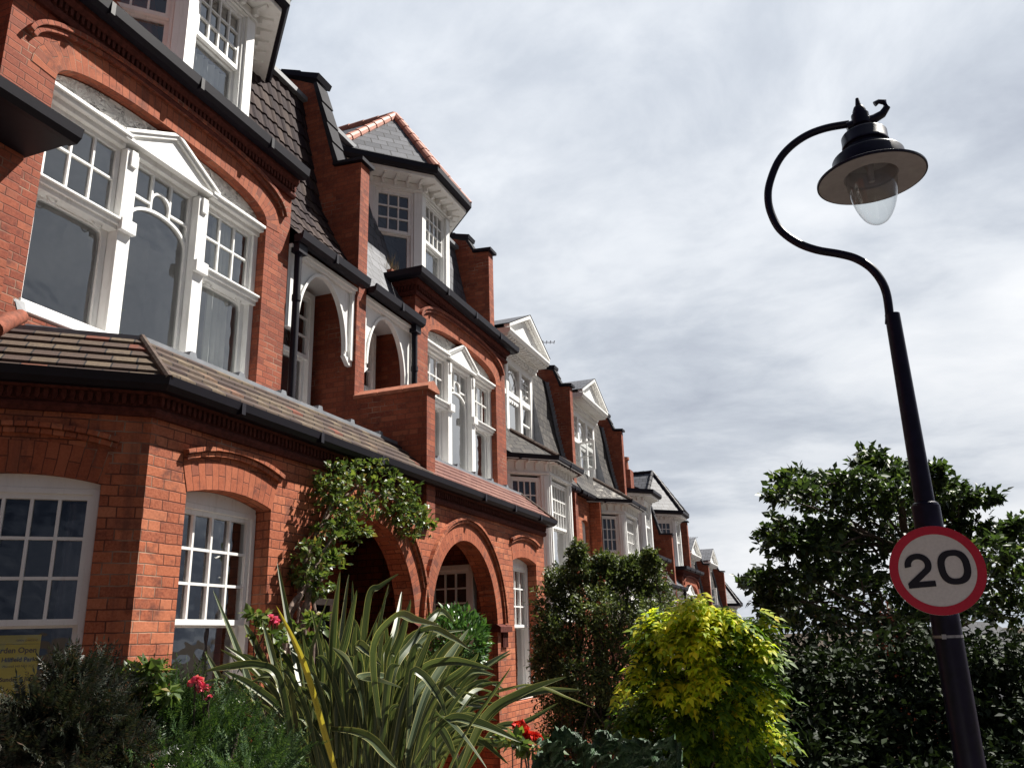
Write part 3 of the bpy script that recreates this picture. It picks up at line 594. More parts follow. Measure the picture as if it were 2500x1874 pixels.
def house_brick(mir, label, group, slate_roof=False):
    global MIR
    MIR = XC if mir else None
    bx = (2*XC-6.2) if mir else 6.2
    H = thing('terraced_house', label, 'house', (bx, 5.0, 0), group)
    gz0, gz1 = -1.2, 3.30
    # ground floor: long flat front and the canted end
    wseg = lambda: seg(.505, .075, 2.81)
    arch = lambda x: 1.87 + 1.06*math.sqrt(max(0, 1-(x/1.0)**2))
    m = MB(); wall(m, CORN[0], XC, gz0, gz1+.25, [(4.85, 5.86, .86, wseg()), (6.5, 8.5, -1.19, lambda x: arch(x))], y=D0, depth=.24)
    m.frame((*CFAR, 0), CD_); wall(m, -.3, CL, gz0, gz1+.25, [(CL-1.28, CL-.28, .86, seg(.50, .06, 2.80))], y=0, depth=.14); m.fr = None
    # porch recess
    m.face([(6.42, 5.55, gz0), (8.70, 5.55, gz0), (8.70, 5.55, 3.2), (6.42, 5.55, 3.2)]); m.face([(6.42, D0+.24, gz0), (6.42, 5.55, gz0), (6.42, 5.55, 3.2), (6.42, D0+.24, 3.2)])
    m.face([(8.70, 5.55, gz0), (8.70, D0+.24, gz0), (8.70, D0+.24, 3.2), (8.70, 5.55, 3.2)]); m.face([(6.42, D0+.24, 3.2), (6.42, 5.55, 3.2), (8.70, 5.55, 3.2), (8.70, D0+.24, 3.2)])
    m.face([(6.42, D0, -.2), (8.70, D0, -.2), (8.70, 5.55, -.2), (6.42, 5.55, -.2)])
    gw = m.build('ground_floor_wall', 'brick', H)
    fc = ((*CFAR, 0), CD_); ff = ((0, D0, 0), (1, 0, 0))
    p = arcpts(arch, 7.5, 1.0, 32); p = [(6.5, 1.90)]+p[1:-1]+[(8.5, 1.90)]
    for fr, q in ((ff, p), (ff, arcpts(wseg(), 5.355, .505, 10)), (fc, arcpts(seg(.50, .06, 2.80), CL-.78, .50, 10))):
        ring(MB().frame(*fr), q, offset_arc(q, .22), -.004, .02).build('brick_arch', 'gauged', gw)
    for fr, q, t_ in ((ff, offset_arc(p, .222), .07), (ff, arcpts(seg(.57, .10, 3.045), 5.37, .57, 12), .075), (fc, arcpts(seg(.57, .08, 3.045), CL-.78, .57, 12), .075)):
        m = MB().frame(*fr); hood(m, q, t_); m.build('hood_mould', 'brick', gw)
    for x0, x1 in ((8.44, 8.70), (6.13, 6.56)):                     # pier capitals at the arch springing
        m = MB(); m.prism_x([(D0-.07, 1.80), (D0+.27, 1.80), (D0+.27, 1.885), (D0-.01, 1.905), (D0-.07, 1.87)], x0, x1)
        for i in range(4): m.box(x0+.06+i*.05, x0+.09+i*.05, D0-.03, D0-.001, 1.60, 1.80)
        m.build('capital', 'ornament', gw)
    cpath = [(CFAR[0]-.3*CD_[0], CFAR[1]-.3*CD_[1]), CORN, (XC, D0)]
    cornice(H, cpath, 3.285, .05)
    gutter(H, cpath, 3.452, .11, deep=.09)
    # windows
    sash(H, ((0, D0, 0), (1, 0, 0)), 4.855, 5.855, .94, 2.775, 1.87, 4, 3, y=.145, arch=wseg(), fw=.045, sw=.038, curtain=[(4.93, 5.12, .94, 2.7, 'curtain_grey'), (5.58, 5.78, .94, 2.7, 'curtain_grey')])
    sash(H, ((*CFAR, 0), CD_), CL-1.275, CL-.285, .94, 2.77, 1.87, 5, 3, y=.06, arch=seg(.495, .05, 2.81), sw=.036, curtain=[(CL-.50, CL-.36, .94, 2.7, 'curtain_grey')], fw=.04)
    sash(H, ((6.425, 4.76, 0), (0, 1, 0)), .02, .74, .9, 2.72, 1.75, 3, 4, y=-.135, room=0, name='porch_window', cill=True)
    m = MB(); m.box(7.55, 7.62, 5.47, 5.548, 0, 2.2); m.box(8.42, 8.49, 5.47, 5.548, 0, 2.2); m.box(7.62, 8.42, 5.47, 5.548, 2.13, 2.2); dr = m.build('front_door', 'white', H)
    m = MB(); m.box(7.622, 8.418, 5.50, 5.545, 0, 2.128)
    for zz_ in (.25, 1.15): m.box(7.72, 7.98, 5.49, 5.4995, zz_, zz_+.7); m.box(8.06, 8.32, 5.49, 5.4995, zz_, zz_+.7)
    m.build('door_panel', 'black', dr)
    # tiled skirt roof, lead flat behind it
    sk = MB(); n = 6; zl, zh, ol, oh = 3.50, 3.985, .20, -.34
    for k in range(n):
        f0, f1 = k/n, (k+1)/n; o0, o1 = ol+(oh-ol)*f0, ol+(oh-ol)*f1; z0, z1 = zl+(zh-zl)*f0, zl+(zh-zl)*f1
        P2 = cpath; A = MB(); A.sweep(P2, [(o0+.012, z0), (o0+.012, z0+.022), (o1, z1+.008)], closed=False)
        nb = len(A.f)//2
        for i, fc in enumerate(A.f):
            pts = [A.v[j] for j in fc]; dx = Vector((P2[i//2+1][0]-P2[i//2][0], P2[i//2+1][1]-P2[i//2][1])).normalized()
            sh = .084*(k % 2)+.05*math.sin(k*5.1)
            sk.face(pts, [(q.x*dx.x+q.y*dx.y+sh+(i//2)*.7, k*10+5+(1 if i % 2 else 0)*.0) for q in pts])
    sko = sk.build('tiled_skirt_roof', 'tile_red' if mir else 'tile_old', H)
    c0 = Vector((CORN[0], CORN[1])); mt = (Vector((CD_[1], -CD_[0])) + Vector((0, -1))).normalized(); mt /= mt.dot(Vector((0, -1)))
    hp0, hp1 = c0+mt*.21, c0+mt*-.34
    MB().tube([(hp0.x, hp0.y, 3.525), (hp1.x, hp1.y, 4.0)], .030, 8).build('hip_tile', 'mossy_hip', sko)
    fl = MB(); fl.sweep(cpath, [(-.30, 3.965), (-.30, 4.0), (-.36, 4.02), (-.47, 4.02), (-.47, 3.97)])
    c1 = Vector((CORN[0], CORN[1])) - mt*.36*1.0 if False else Vector((CORN[0], CORN[1]))+mt*-.36; c2 = Vector((cpath[0][0], cpath[0][1])) + Vector((-CD_[1], CD_[0]))*.36
    fl.face([(c2.x, c2.y, 4.0), (c1.x, c1.y, 4.005), (XC, D0+.36, 4.005), (XC, 6.05, 4.07), (c2.x, 6.05, 4.07)])
    for i in range(8):
        x = 5.15+i*.62
        if x < XC-.1: fl.prism_y([(x-.05, 4.0), (x+.05, 4.0), (x+.03, 4.055), (x-.03, 4.055)], D0+.33, 5.38)
    fl.build('lead_flat', 'lead', H)
    # first-floor bay
    m = MB(); bf = sup(1.36, .31, 6.12); wall(m, 3.57, 7.16, 3.9, 6.72, [(4.02, 6.74, 4.10, bf)], y=D1, depth=.16)
    m.face([(3.57, 6.7, 3.9), (3.57, D1, 3.9), (3.57, D1, 6.72), (3.57, 6.7, 6.72)]); m.face([(7.16, D1, 3.9), (7.16, 6.1, 3.9), (7.16, 6.1, 6.72), (7.16, D1, 6.72)])
    m.face([(3.57, 6.7, 6.72), (3.57, D1, 6.72), (3.57, D1, 7.0), (3.57, 6.7, 7.0)]); m.face([(7.16, D1, 6.72), (7.16, 6.1, 6.72), (7.16, 6.1, 7.0), (7.16, D1, 7.0)]); m.face([(3.57, D1, 6.72), (7.16, D1, 6.72), (7.16, D1, 7.0), (3.57, D1, 7.0)])
    bw = m.build('bay_wall', 'brick_up', H)
    m = MB(); p = arcpts(bf, 5.38, 1.36, 40); ring(m, p, offset_arc(p, .23), D1-.004, D1+.02); m.build('brick_arch', 'gauged', bw)
    m = MB(); hp = arcpts(sup(1.60, .37, 6.29), 5.38, 1.60, 40)[1:-1]; hood(m, hp, .085, D1, .06); m.build('hood_mould', 'brick_up', bw)
    bp = [(3.57, 6.0), (3.57, D1), (7.17, D1)] if not mir else [(3.57, 6.0), (3.57, D1), (7.16, D1), (7.16, 5.95)]
    cornice(H, bp, 6.66, .06, 'bay_cornice'); gutter(H, bp, 6.885, .12, 'bay_gutter')
    big_window(H)
    # balcony recess beside the bay
    m = MB(); m.face([(7.16, 6.03, 3.9), (8.59, 6.03, 3.9), (8.59, 6.03, 6.3), (7.16, 6.03, 6.3)]); m.build('balcony_wall', 'brick_up', H)
    sash(H, ((0, 6.03, 0), (1, 0, 0)), 7.42, 8.42, 4.12, 6.02, 5.13, 3, 3, y=-.135, room=0, name='balcony_window', curtain=None)
    a_, b_, zc, zs, zf = 7.43, 8.43, 5.98, 5.2, 5.14
    el = [( (a_+b_)/2 + (b_-a_)/2*math.cos(t_), zs+(zc-zs)*math.sin(t_)) for t_ in np.linspace(math.pi, 0, 29)]
    m = MB(); m.prism_y([(7.165, zf), (a_, zf)]+el+[(b_, zf), (8.585, zf), (8.585, 6.10), (7.165, 6.10)], 5.44, 5.48)
    ring(m, el, offset_arc(el, .035), 5.415, 5.4395); m.box(7.165, 8.585, 5.39, 5.4393, 6.02, 6.10); m.box(7.165, 8.585, 5.36, 5.3898, 6.06, 6.098); m.box(8.52, 8.583, 5.40, 5.4392, zf-.03, 6.019); m.box(7.166, 7.22, 5.40, 5.4392, zf-.03, 6.019)
    m.prism_y([(8.41, zf), (8.52, zf-.10), (8.585, zf-.10), (8.585, zf-.0005), (8.41, zf-.0005)], 5.42, 5.48)
    m.build('balcony_arch', 'white', H, bevel=.003)
    MB().box(7.165, 8.585, 5.482, 6.025, 6.105, 6.13).build('balcony_ceiling', 'white', H)
    gutter(H, [(7.165, 5.40), (8.66 if not mir else 8.60, 5.40)], 6.115, .08, 'balcony_gutter')
    m = MB(); m.tube([(7.27, 5.34, 6.14), (7.27, 5.345, 5.95), (7.27, 5.345, 4.07)], .043, 12); m.tube([(7.27, 5.345, 5.42), (7.27, 5.345, 5.49)], .052, 12); m.tube([(7.27, 5.345, 4.1), (7.27, 5.345, 4.2)], .052, 12); m.box(7.19, 7.35, 5.28, 5.39, 6.0, 6.12)
    m.build('downpipe', 'black', H, smooth=True)
    # mansard
    m = MB(); up = [(prof_at(6.93), 6.93)]+[q for q in MANS if q[1] > 6.95]
    if slate_roof or mir: slates(m, 7.165, 8.59, MANS); slates(m, 3.4, 7.164, up); m.build('mansard_roof', 'slate', H)
    else: pantiles(m, 7.165, 8.59, MANS); pantiles(m, 3.4, 7.164, up); m.build('mansard_roof', 'pantile', H)
    m = MB(); m.face([(3.4, 5.2, 6.99), (7.165, 5.2, 6.99), (7.165, 6.0, 7.0), (3.4, 6.0, 7.0)]); m.face([(3.4, 6.38, 9.24), (8.59, 6.38, 9.24), (8.59, 11, 9.5), (3.4, 11, 9.5)])
    m.box(3.5, 8.59, 6.30, 6.44, 9.2, 9.27); m.build('roof_lead', 'lead', H)
    MB().box(3.4, 8.59, 11, 11.2, -2, 9.5).build('rear_wall', 'brick_up', H)
    dormer(H, rid='ridge_red' if mir else 'black')
    MIR = None
    return H
def party(H, x0, P, cap_low=None, caps=(), name='party_wall', th=.22):
    w = MB().prism_x(P, x0, x0+th).build(name, 'brick_up', H)
    for (ya, za), (yb, zb), mt, t_, ov in caps:
        d = Vector((yb-ya, zb-za)); L = d.length; d.normalize(); n = Vector((-d.y, d.x)); k = max(1, int(L/.42))
        if n.y < 0: n = -n
        m = MB()
        for i in range(k):
            A = Vector((ya, za))+d*L*i/k+n*.002; B = Vector((ya, za))+d*L*(i+1)/k+n*.002; lift = .012 if k > 1 else 0
            poly = [tuple(A), tuple(B), tuple(B+n*t_), tuple(A+n*(t_+lift))]; m.prism_x(poly, x0-ov, x0+th+ov)
        m.build('coping', mt, w)
    return w

# ------------------------------------------------------------------ houses: the white-bay pair type (one step down the hill)
XC2 = 19.10
def house_white(mir, label, group, old='slate_old', open_light=False):
    global MIR
    MIR = XC2 if mir else None
    H = thing('terraced_house', label, 'house', ((2*XC2-16.2) if mir else 16.2, 5.6, -1.4), group)
    Yb, Yw, x0, x1 = 5.10, 5.80, 15.30, 16.78; k = Yw-Yb; r2 = math.sqrt(.5)
    m = MB(); wall(m, 13.95, 19.0, -4, 5.05, [(17.75, 18.35, 2.6, seg(.3, .05, 4.45))], y=Yw, depth=.2); m.build('front_wall', 'brick', H)
    sash(H, ((0, Yw, 0), (1, 0, 0)), 17.755, 18.345, 2.68, 4.40, 3.55, 2, 3, y=.1, arch=seg(.295, .05, 4.45))
    m = MB(); m.box(17.50, 17.62, Yb+.42, Yw-.002, -4, 4.99); m.build('bay_pier', 'brick', H)
    frs = [((x0-k, Yw, 0), (r2, -r2, 0), k*math.sqrt(2), 4, 3), ((x0, Yb, 0), (1, 0, 0), x1-x0, 6, 3), ((x1, Yb, 0), (r2, r2, 0), k*math.sqrt(2), 4, 3)]
    m = MB()
    for o, dr, L, *_ in frs:
        m.frame(o, dr); m.box(0, .17, 0, .18, 2.0, 4.75); m.box(L-.17, L, 0, .18, 2.0, 4.75); m.box(0, L, .002, .18, 4.751, 5.02); m.box(0, L, -.025, .0, 4.77, 4.80); m.box(.17, L-.17, .03, .16, 2.0, 2.80); m.box(.05, .12, -.02, -.0005, 2.0, 4.74); m.box(L-.12, L-.05, -.02, -.0005, 2.0, 4.74)
    m.fr = None; m.build('bay', 'white', H, bevel=.004)
    for (o, dr, L, c_, r_), cu in zip(frs, ([(.17, .34, 2.8, 4.7)], [(.20, .36, 2.8, 3.8, 'curtain_grey'), (.55, .70, 2.8, 3.8), (1.0, 1.25, 2.8, 3.8)], [])):
        sash(H, (o, dr), .171, L-.171, 2.86, 4.70, 3.78, c_, r_, y=.05, curtain=cu, name='bay_window', fw=.03)
    for o, dr, L, *_ in frs:
        n = int(L/.2)
        for i in range(n+1):
            x = .07+(L-.14)*i/n; MB().frame(o, dr).prism_x([(-.17, 4.999), (-.17, 4.97), (-.055, 4.96), (-.05, 4.84), (-.0006, 4.84), (-.0006, 4.999)], x-.02, x+.02).build('bracket', 'white', H)
    path = [(x0-k-.3, Yw+.3), (x0, Yb), (x1, Yb), (x1+k+.3, Yw+.3)]
    MB().sweep(path, [(0, 5.0), (.24, 5.0), (.24, 5.03), (0, 5.03)]).build('soffit', 'white', H)
    gutter(H, path, 5.0, .16, 'bay_gutter', deep=.10)
    gutter(H, [(17.9, Yw), (19.0, Yw)], 5.0, .16, 'gutter', deep=.10)
    tm = math.tan(R(22.5)); o_ = .24; ea, eb, ec, ed = (x0-k-.3-o_*r2, Yw+.3-o_*r2, 5.09), (x0-o_*tm, Yb-o_, 5.09), (x1+o_*tm, Yb-o_, 5.09), (x1+k+.3+o_*r2, Yw+.3-o_*r2, 5.09)
    tl, tr = (x0+.12, 5.92, 5.78), (x1-.12, 5.92, 5.78)
    m = MB(); m.face([ea, eb, tl]); m.face([eb, ec, tr, tl]); m.face([ec, ed, tr]); ro = m.build('bay_roof', 'slate_lichen' if mir else old, H)
    def hip(p, q_, mt):
        p, q_ = Vector(p), Vector(q_); h = MB(); n = 4
        for i in range(n): A, B = p.lerp(q_, i/n), p.lerp(q_, (i+1)/n); h.tube([A, B+(B-A)*.04], [.058, .05], 8)
        h.build('hip_tiles', mt, ro)
    hip(eb, tl, 'mossy_hip'); hip(ec, tr, 'mossy_hip')
    P = [(5.55, 5.10), (5.78, 5.42), (5.93, 5.8), (6.07, 6.43), (6.2, 7.24), (6.31, 7.85)]
    dx0, dx1, Yd = 15.25, 17.65, 6.20
    m = MB(); slates(m, 13.9, dx0, P); slates(m, dx1, 19.0, P); slates(m, dx0, dx1, P[:3]); m.build('mansard_roof', old, H)
    m = MB()
    for x in (dx0, dx1): m.face([(x, y, z) for y, z in P[2:]] + [(x, 6.9, 7.85), (x, 6.9, 5.8)])
    m.face([(dx0, 5.93, 5.8), (dx1, 5.93, 5.8), (dx1, 6.4, 5.84), (dx0, 6.4, 5.84)]); m.face([(13.9, 6.3, 7.86), (19, 6.3, 7.86), (19, 11, 8.1), (13.9, 11, 8.1)]); m.build('roof_lead', 'lead', H)
    # attic window: timber front with three lights, dentilled cornice and pediment
    m = MB(); m.box(dx0, dx1, Yd, Yd+.12, 7.48, 7.72)
    xs = [dx0, dx0+.16, 15.98, 16.12, 16.80, 16.94, dx1-.16, dx1]
    for i in range(0, 8, 2): m.box(xs[i], xs[i+1], Yd, Yd+.12, 5.86, 7.48)
    for i in (1, 3, 5): m.box(xs[i], xs[i+1], Yd+.01, Yd+.11, 5.86, 5.95); m.box(xs[i], xs[i+1], Yd+.01, Yd+.11, 6.74, 6.86)
    w = m.build('attic_window', 'white', H, bevel=.004)
    m = MB(); c = (xs[3]+xs[4])/2; ar = [(c+.27*math.cos(t_), 6.98+.36*math.sin(t_)) for t_ in np.linspace(math.pi, 0, 17)]
    ring(m, ar, offset_arc(ar, .02), Yd+.04, Yd+.06); ar2 = [(c+.3*u, 6.74-.10*abs(math.sin(u*7))-.03) for u in np.linspace(-1.1, 1.1, 15)]; m.prism_y(ar2+[(xs[4], 6.76), (xs[3], 6.76)], Yd+.03, Yd+.06)
    for u in (-.15, .15): m.tube([(c, Yd+.05, 6.88), (c+u*1.6, Yd+.05, 7.2)], .008, 5)
    for xa, xb in ((xs[1], xs[2]), (xs[5], xs[6])):
        xm, h = (xa+xb)/2, .012
        for q in ((xm-.1, 6.95, 7.38), (xm+.1, 6.95, 7.38)): m.box(q[0]-h, q[0]+h, Yd+.04, Yd+.06, q[1], q[2])
        for z in (7.02, 7.17, 7.31): m.box(xa, xb, Yd+.041, Yd+.059, z-h, z+h)
        m.box(xa, xb, Yd+.03, Yd+.08, 6.30, 6.335)
    m.build('glazing_bar', 'white', w)
    for xa, xb in ((xs[1], xs[2]), (xs[3], xs[4]), (xs[5], xs[6])): MB().face([(xa, Yd+.07, 5.9), (xb, Yd+.07, 5.9), (xb, Yd+.07, 7.48), (xa, Yd+.07, 7.48)]).build('pane', 'glass', w)
    q = MB(); q.face([(dx0, 7.2, 5.8), (dx1, 7.2, 5.8), (dx1, 7.2, 7.5), (dx0, 7.2, 7.5)]); q.face([(dx0, 6.32, 7.52), (dx0, 7.2, 7.52), (dx1, 7.2, 7.52), (dx1, 6.32, 7.52)]); q.build('interior', 'dark_room', w)
    q = MB(); drape(q, xs[3]+.02, xs[4]-.1, Yd+.3, 5.86, 6.9, 6); q.build('curtain', 'curtain', w, smooth=True)
    if open_light:
        q = MB().frame((16.94, Yd-.02, 0), (.35, -.94, 0)); q.box(0, .05, 0, .04, 5.95, 6.74); q.box(.47, .52, 0, .04, 5.95, 6.74); q.box(.05, .47, 0, .04, 5.95, 6.0); q.box(.05, .47, 0, .04, 6.69, 6.74); q.box(.05, .47, .005, .035, 6.32, 6.345); cs = q.build('open_casement', 'white', w)
        q = MB().frame((16.94, Yd-.02, 0), (.35, -.94, 0)); q.face([(.04, .02, 5.98), (.48, .02, 5.98), (.48, .02, 6.7), (.04, .02, 6.7)]); q.build('pane', 'glass', w)
    m = MB(); a, b = dx0-.08, dx1+.08
    m.prism_x([(Yd+.1, 7.72), (Yd-.12, 7.72), (Yd-.14, 7.80), (Yd-.40, 7.82), (Yd-.43, 7.88), (Yd-.43, 7.93), (Yd+.1, 7.95)], a, b)
    for i in range(18): x = a+.06+(b-a-.12)*i/17; m.box(x-.025, x+.025, Yd-.36, Yd-.141, 7.765, 7.812); m.box(x-.03, x+.03, Yd-.1, Yd-.001, 7.62, 7.715)
    m.build('cornice', 'white', H)
    m = MB(); xm = (dx0+dx1)/2; m.prism_y([(a+.02, 7.951), (b-.02, 7.951), (xm, 8.56)], Yd-.30, Yd+.6)
    for sg in (-1, 1):
        q = [(xm+sg*(b-xm+.02), 7.94), (xm+sg*(b-xm+.02), 8.0), (xm, 8.64), (xm, 8.56)]; m.prism_y(q if sg > 0 else list(reversed(q)), Yd-.43, Yd-.3005)
        q = [(xm+sg*(b-xm-.06), 7.97), (xm+sg*(b-xm-.06), 8.02), (xm, 8.58), (xm, 8.52)]; m.prism_y(q if sg > 0 else list(reversed(q)), Yd-.36, Yd-.3008)
    m.build('pediment', 'white', H)
    m = MB()
    for sg in (-1, 1): m.face([(xm+sg*(b-xm+.05), Yd-.44, 8.01), (xm, Yd-.44, 8.66), (xm, 9, 8.66), (xm+sg*(b-xm+.05), 9, 8.01)])
    m.build('pediment_roof', 'slate', H)
    MB().box(13.9, 19.0, 11, 11.2, -5, 8.1).build('rear_wall', 'brick_up', H)
    MIR = None
    return H

# ------------------------------------------------------------------ the setting
def gz(x): return 0 if x < 2 else (-.14*(x-2) if x < 62 else -8.4)
def struct(name, m, mat_): o = m.build(name, mat_); o['kind'] = 'structure'; return o
g = MB(); xs_ = [-3000, -40, 2, 62, 5000]
for a, b in zip(xs_, xs_[1:]): g.face([(a, -3000, gz(a)-.02), (b, -3000, gz(b)-.02), (b, 3000, gz(b)-.02), (a, 3000, gz(a)-.02)])
struct('ground', g, 'soil')
def slab(y0, y1, dz, mat_, name):
    m = MB()
    for a, b in ((-40, 2), (2, 62)): m.face([(a, y0, gz(a)+dz), (b, y0, gz(b)+dz), (b, y1, gz(b)+dz), (a, y1, gz(a)+dz)])
    for a, b in ((-40, 2), (2, 62)): m.face([(a, y0, gz(a)+dz), (a, y0, gz(a)-.05), (b, y0, gz(b)-.05), (b, y0, gz(b)+dz)])
    return struct(name, m, mat_)
slab(-1.1, 1.1, 0, 'paving', 'pavement'); slab(-8.2, -1.1, -.12, 'asphalt', 'road'); slab(-10.4, -8.2, 0, 'paving', 'pavement')

HA = house_brick(False, 'nearest red brick house with brown pantiled mansard, weathered tiled skirt and canted bay', 'terraced houses stepping down the hill')
HB = house_brick(True, 'second red brick house with grey slate mansard and pale red clay ridge on its dormer', 'terraced houses stepping down the hill')
AB = [(4.36, 3.0), (4.36, 4.60), (5.37, 4.60), (5.37, 7.97), (5.79, 8.0), (6.20, 9.47), (6.75, 9.75), (11.2, 9.75), (11.2, 3.0)]
party(HA, XC-.11, AB)
def slab_cap(H, x0, th, ya, za, yb, zb, mt, t_, ov, n=1):
    m = MB(); A, B = Vector((ya, za)), Vector((yb, zb)); d = (B-A).normalized(); nn = Vector((-d.y, d.x)); nn = -nn if nn.y < 0 else nn
    if abs(d.x) < .55 and nn.x > 0: nn = -nn
    for i in range(n):
        p, q = A.lerp(B, i/n)+nn*.003, A.lerp(B, (i+1)/n)+nn*.003; lift = .018 if n > 1 else 0
        poly = [tuple(p), tuple(p+nn*(t_+lift)), tuple(q+nn*t_), tuple(q)]; m.prism_x(poly, x0-ov, x0+th+ov)
    return m.build('coping', mt, H)
def ab_caps(H, x0=XC-.11):
    slab_cap(H, x0, .22, 5.32, 7.975, 5.80, 8.005, 'black', .05, .05)
    slab_cap(H, x0, .22, 5.80, 8.03, 6.20, 9.46, 'coping_slate', .06, .03, 4)
    slab_cap(H, x0, .22, 6.12, 9.50, 6.78, 9.79, 'black', .07, .06, 2); slab_cap(H, x0, .22, 6.78, 9.79, 11.2, 9.79, 'black', .07, .06)
    c = MB(); c.frame((x0+.11, 0, 0), (1, 0, 0))                     # clay saddleback coping of the low wall
    for i in range(3):
        ya, yb = 4.32+i*.35, 4.32+(i+1)*.35-.008
        c.prism_y([(-.155, 4.602), (.155, 4.602), (.155, 4.64), (0, 4.735), (-.155, 4.64)], ya, yb)
    c.build('clay_coping', 'terracotta', H)
ab_caps(HA)
BC = [(5.66, 3.0), (5.66, 9.02), (5.98, 9.05), (6.15, 9.35), (6.7, 9.55), (11.2, 9.55), (11.2, 3.0)]
def bc_party(H, x0, dz=0):
    P = [(y, z+dz) for y, z in BC]; party(H, x0, P)
    slab_cap(H, x0, .22, 5.60, 9.03+dz, 6.0, 9.06+dz, 'black', .055, .05); slab_cap(H, x0, .22, 6.0, 9.08+dz, 6.15, 9.36+dz, 'coping_slate', .05, .03); slab_cap(H, x0, .22, 6.08, 9.38+dz, 6.7, 9.58+dz, 'black', .06, .05, 2); slab_cap(H, x0, .22, 6.7, 9.58+dz, 11.2, 9.58+dz, 'black', .06, .05)
    m = MB()                                                        # stepped lead flashing against the slates
    return m
bc_party(HB, 13.80)
HC = house_white(False, 'third house, with a two-storey white timber bay, mossy grey slates and a pedimented attic window', 'terraced houses stepping down the hill')
HD = house_white(True, 'fourth house, with a white bay under lichen-spotted slates and an open attic casement', 'terraced houses stepping down the hill', open_light=True)
def cd_party(H, x0, dz=0, flash=True):
    P = [(5.69, -3+dz), (5.69, 7.66+dz), (5.94, 7.69+dz), (6.12, 8.15+dz), (6.7, 8.25+dz), (11.2, 8.25+dz), (11.2, -3+dz)]; party(H, x0, P)
    slab_cap(H, x0, .22, 5.63, 7.67+dz, 5.95, 7.70+dz, 'black', .055, .05); slab_cap(H, x0, .22, 5.95, 7.72+dz, 6.12, 8.16+dz, 'coping_slate', .05, .03, 2); slab_cap(H, x0, .22, 6.05, 8.18+dz, 6.7, 8.28+dz, 'black', .06, .05, 2); slab_cap(H, x0, .22, 6.7, 8.28+dz, 11.2, 8.28+dz, 'black', .06, .05)
    m = MB(); Q = resample([(5.93, 5.8), (6.07, 6.43), (6.2, 7.24), (6.31, 7.85)], .11)
    for i in range(len(Q)-1):
        (ya, za), (yb, zb) = Q[i], Q[i+1]; m.face([(x0-.012, ya-.07, za+dz), (x0-.012, yb-.10, zb-.01+dz), (x0-.012, yb+.03, zb+dz), (x0-.012, ya+.03, za+dz)])
    for i in range(len(Q)-1):
        (ya, za), (yb, zb) = Q[i], Q[i+1]; m.face([(x0-.16, ya-.03, za+dz+.006), (x0-.012, ya-.03, za+dz+.006), (x0-.012, yb-.03, zb+dz), (x0-.16, yb-.03, zb+dz)])
    m.build('stepped_flashing', 'lead', H)
cd_party(HC, 18.99); cd_party(HD, 24.19)
q0 = Vector(onX(1316, 836, 19.1)); m = MB(); m.tube([Vector((q0.x, q0.y, 8.2)), q0+Vector((0, 0, .06))], .012, 6); dv = Vector((.16, -.36, 0)); m.tube([q0-dv*.25, q0+dv], .011, 6)
for i in range(5): e = q0+dv*(i/4); m.tube([e-Vector((.1, .045, .0)), e+Vector((.1, .045, 0))], .008, 5); m.tube([e, e+Vector((0, 0, .05))], .008, 5)
m.build('television_aerial', 'steel', HC)
STEP = Vector((20.8, 0, -2.93))
def repeat(h, n, label, swap=()):
    c = copy_tree(h); c.location = h.location + STEP*n; c['label'] = label
    for o in [k for k in bpy.data.objects]:
        p = o
        while p.parent: p = p.parent
        if p == c and o.type == 'MESH':
            for key, mt in swap:
                if o.name.split('.')[0] == key: o.material_slots[0].link = 'OBJECT'; o.material_slots[0].material = M[mt]
    return c
HE = repeat(HA, 1, 'fifth house, red brick, its flat-topped white dormer beyond the open attic casement', (('mansard_roof', 'slate_old'), ('ridge_tiles', 'black')))
for o in [k for k in bpy.data.objects if k.name.startswith('dormer_roof') and k.parent == HE]:   # the fifth house has a flat-topped dormer
    for k in list(o.children): bpy.data.objects.remove(k)
    bpy.data.objects.remove(o)
m = MB(); m.face([(v[0]+20.8, v[1], 9.06-2.93+v[2]) for v in ((4.55, 6.55, 0), (5.41, 5.30, 0), (6.67, 5.30, 0), (7.53, 6.55, 0), (7.53, 9.0, .12), (4.55, 9.0, .12))]); m.build('flat_dormer_roof', 'lead', HE)
repeat(HB, 1, 'sixth house, red brick, whose dormer roof has pale slates and dark ridges', (('ridge_tiles', 'black'),))
repeat(HC, 1, 'seventh house, small and far, with a dark gabled attic over the next red arch')
repeat(HD, 1, 'eighth house far down the hill with a white framed attic window between two brick piers')
repeat(HA, 2, 'farthest house, only its hipped dormer roof showing beyond the last brick pier', (('mansard_roof', 'slate_old'), ('ridge_tiles', 'black')))

pc = onY(1525, 1148, 6.75); m = MB(); m.box(pc.x-.24, pc.x+.24, 6.5, 7.3, 3.0, pc.z-.02); ch = m.build('chimney_stack', 'brick_up', HE)
MB().lathe([(.13, pc.z-.02), (.16, pc.z), (.14, pc.z+.34), (.19, pc.z+.37), (.19, pc.z+.46), (.13, pc.z+.46)], (pc.x, 6.75, 0), 16).build('chimney_pot', 'terracotta', ch, smooth=True)
a_, b_ = Vector(onY(-15, 803, 4.95)), Vector(onY(52, 772, 5.05)); m = MB(); m.tube([a_, a_.lerp(b_, .5)+Vector((0, 0, .012)), b_], [.062, .060, .050], 12); m.build('end_hip_tile', 'old_hip', HA, smooth=True)
m = MB(); q = [onY(36, 728, 5.30), onY(60, 738, 5.30), onY(66, 768, 5.28), onY(45, 768, 5.28)]; m.face(q); m.face([p+Vector((0, .012, 0)) for p in reversed(q)]); m.build('lead_flashing', 'lead', HA)
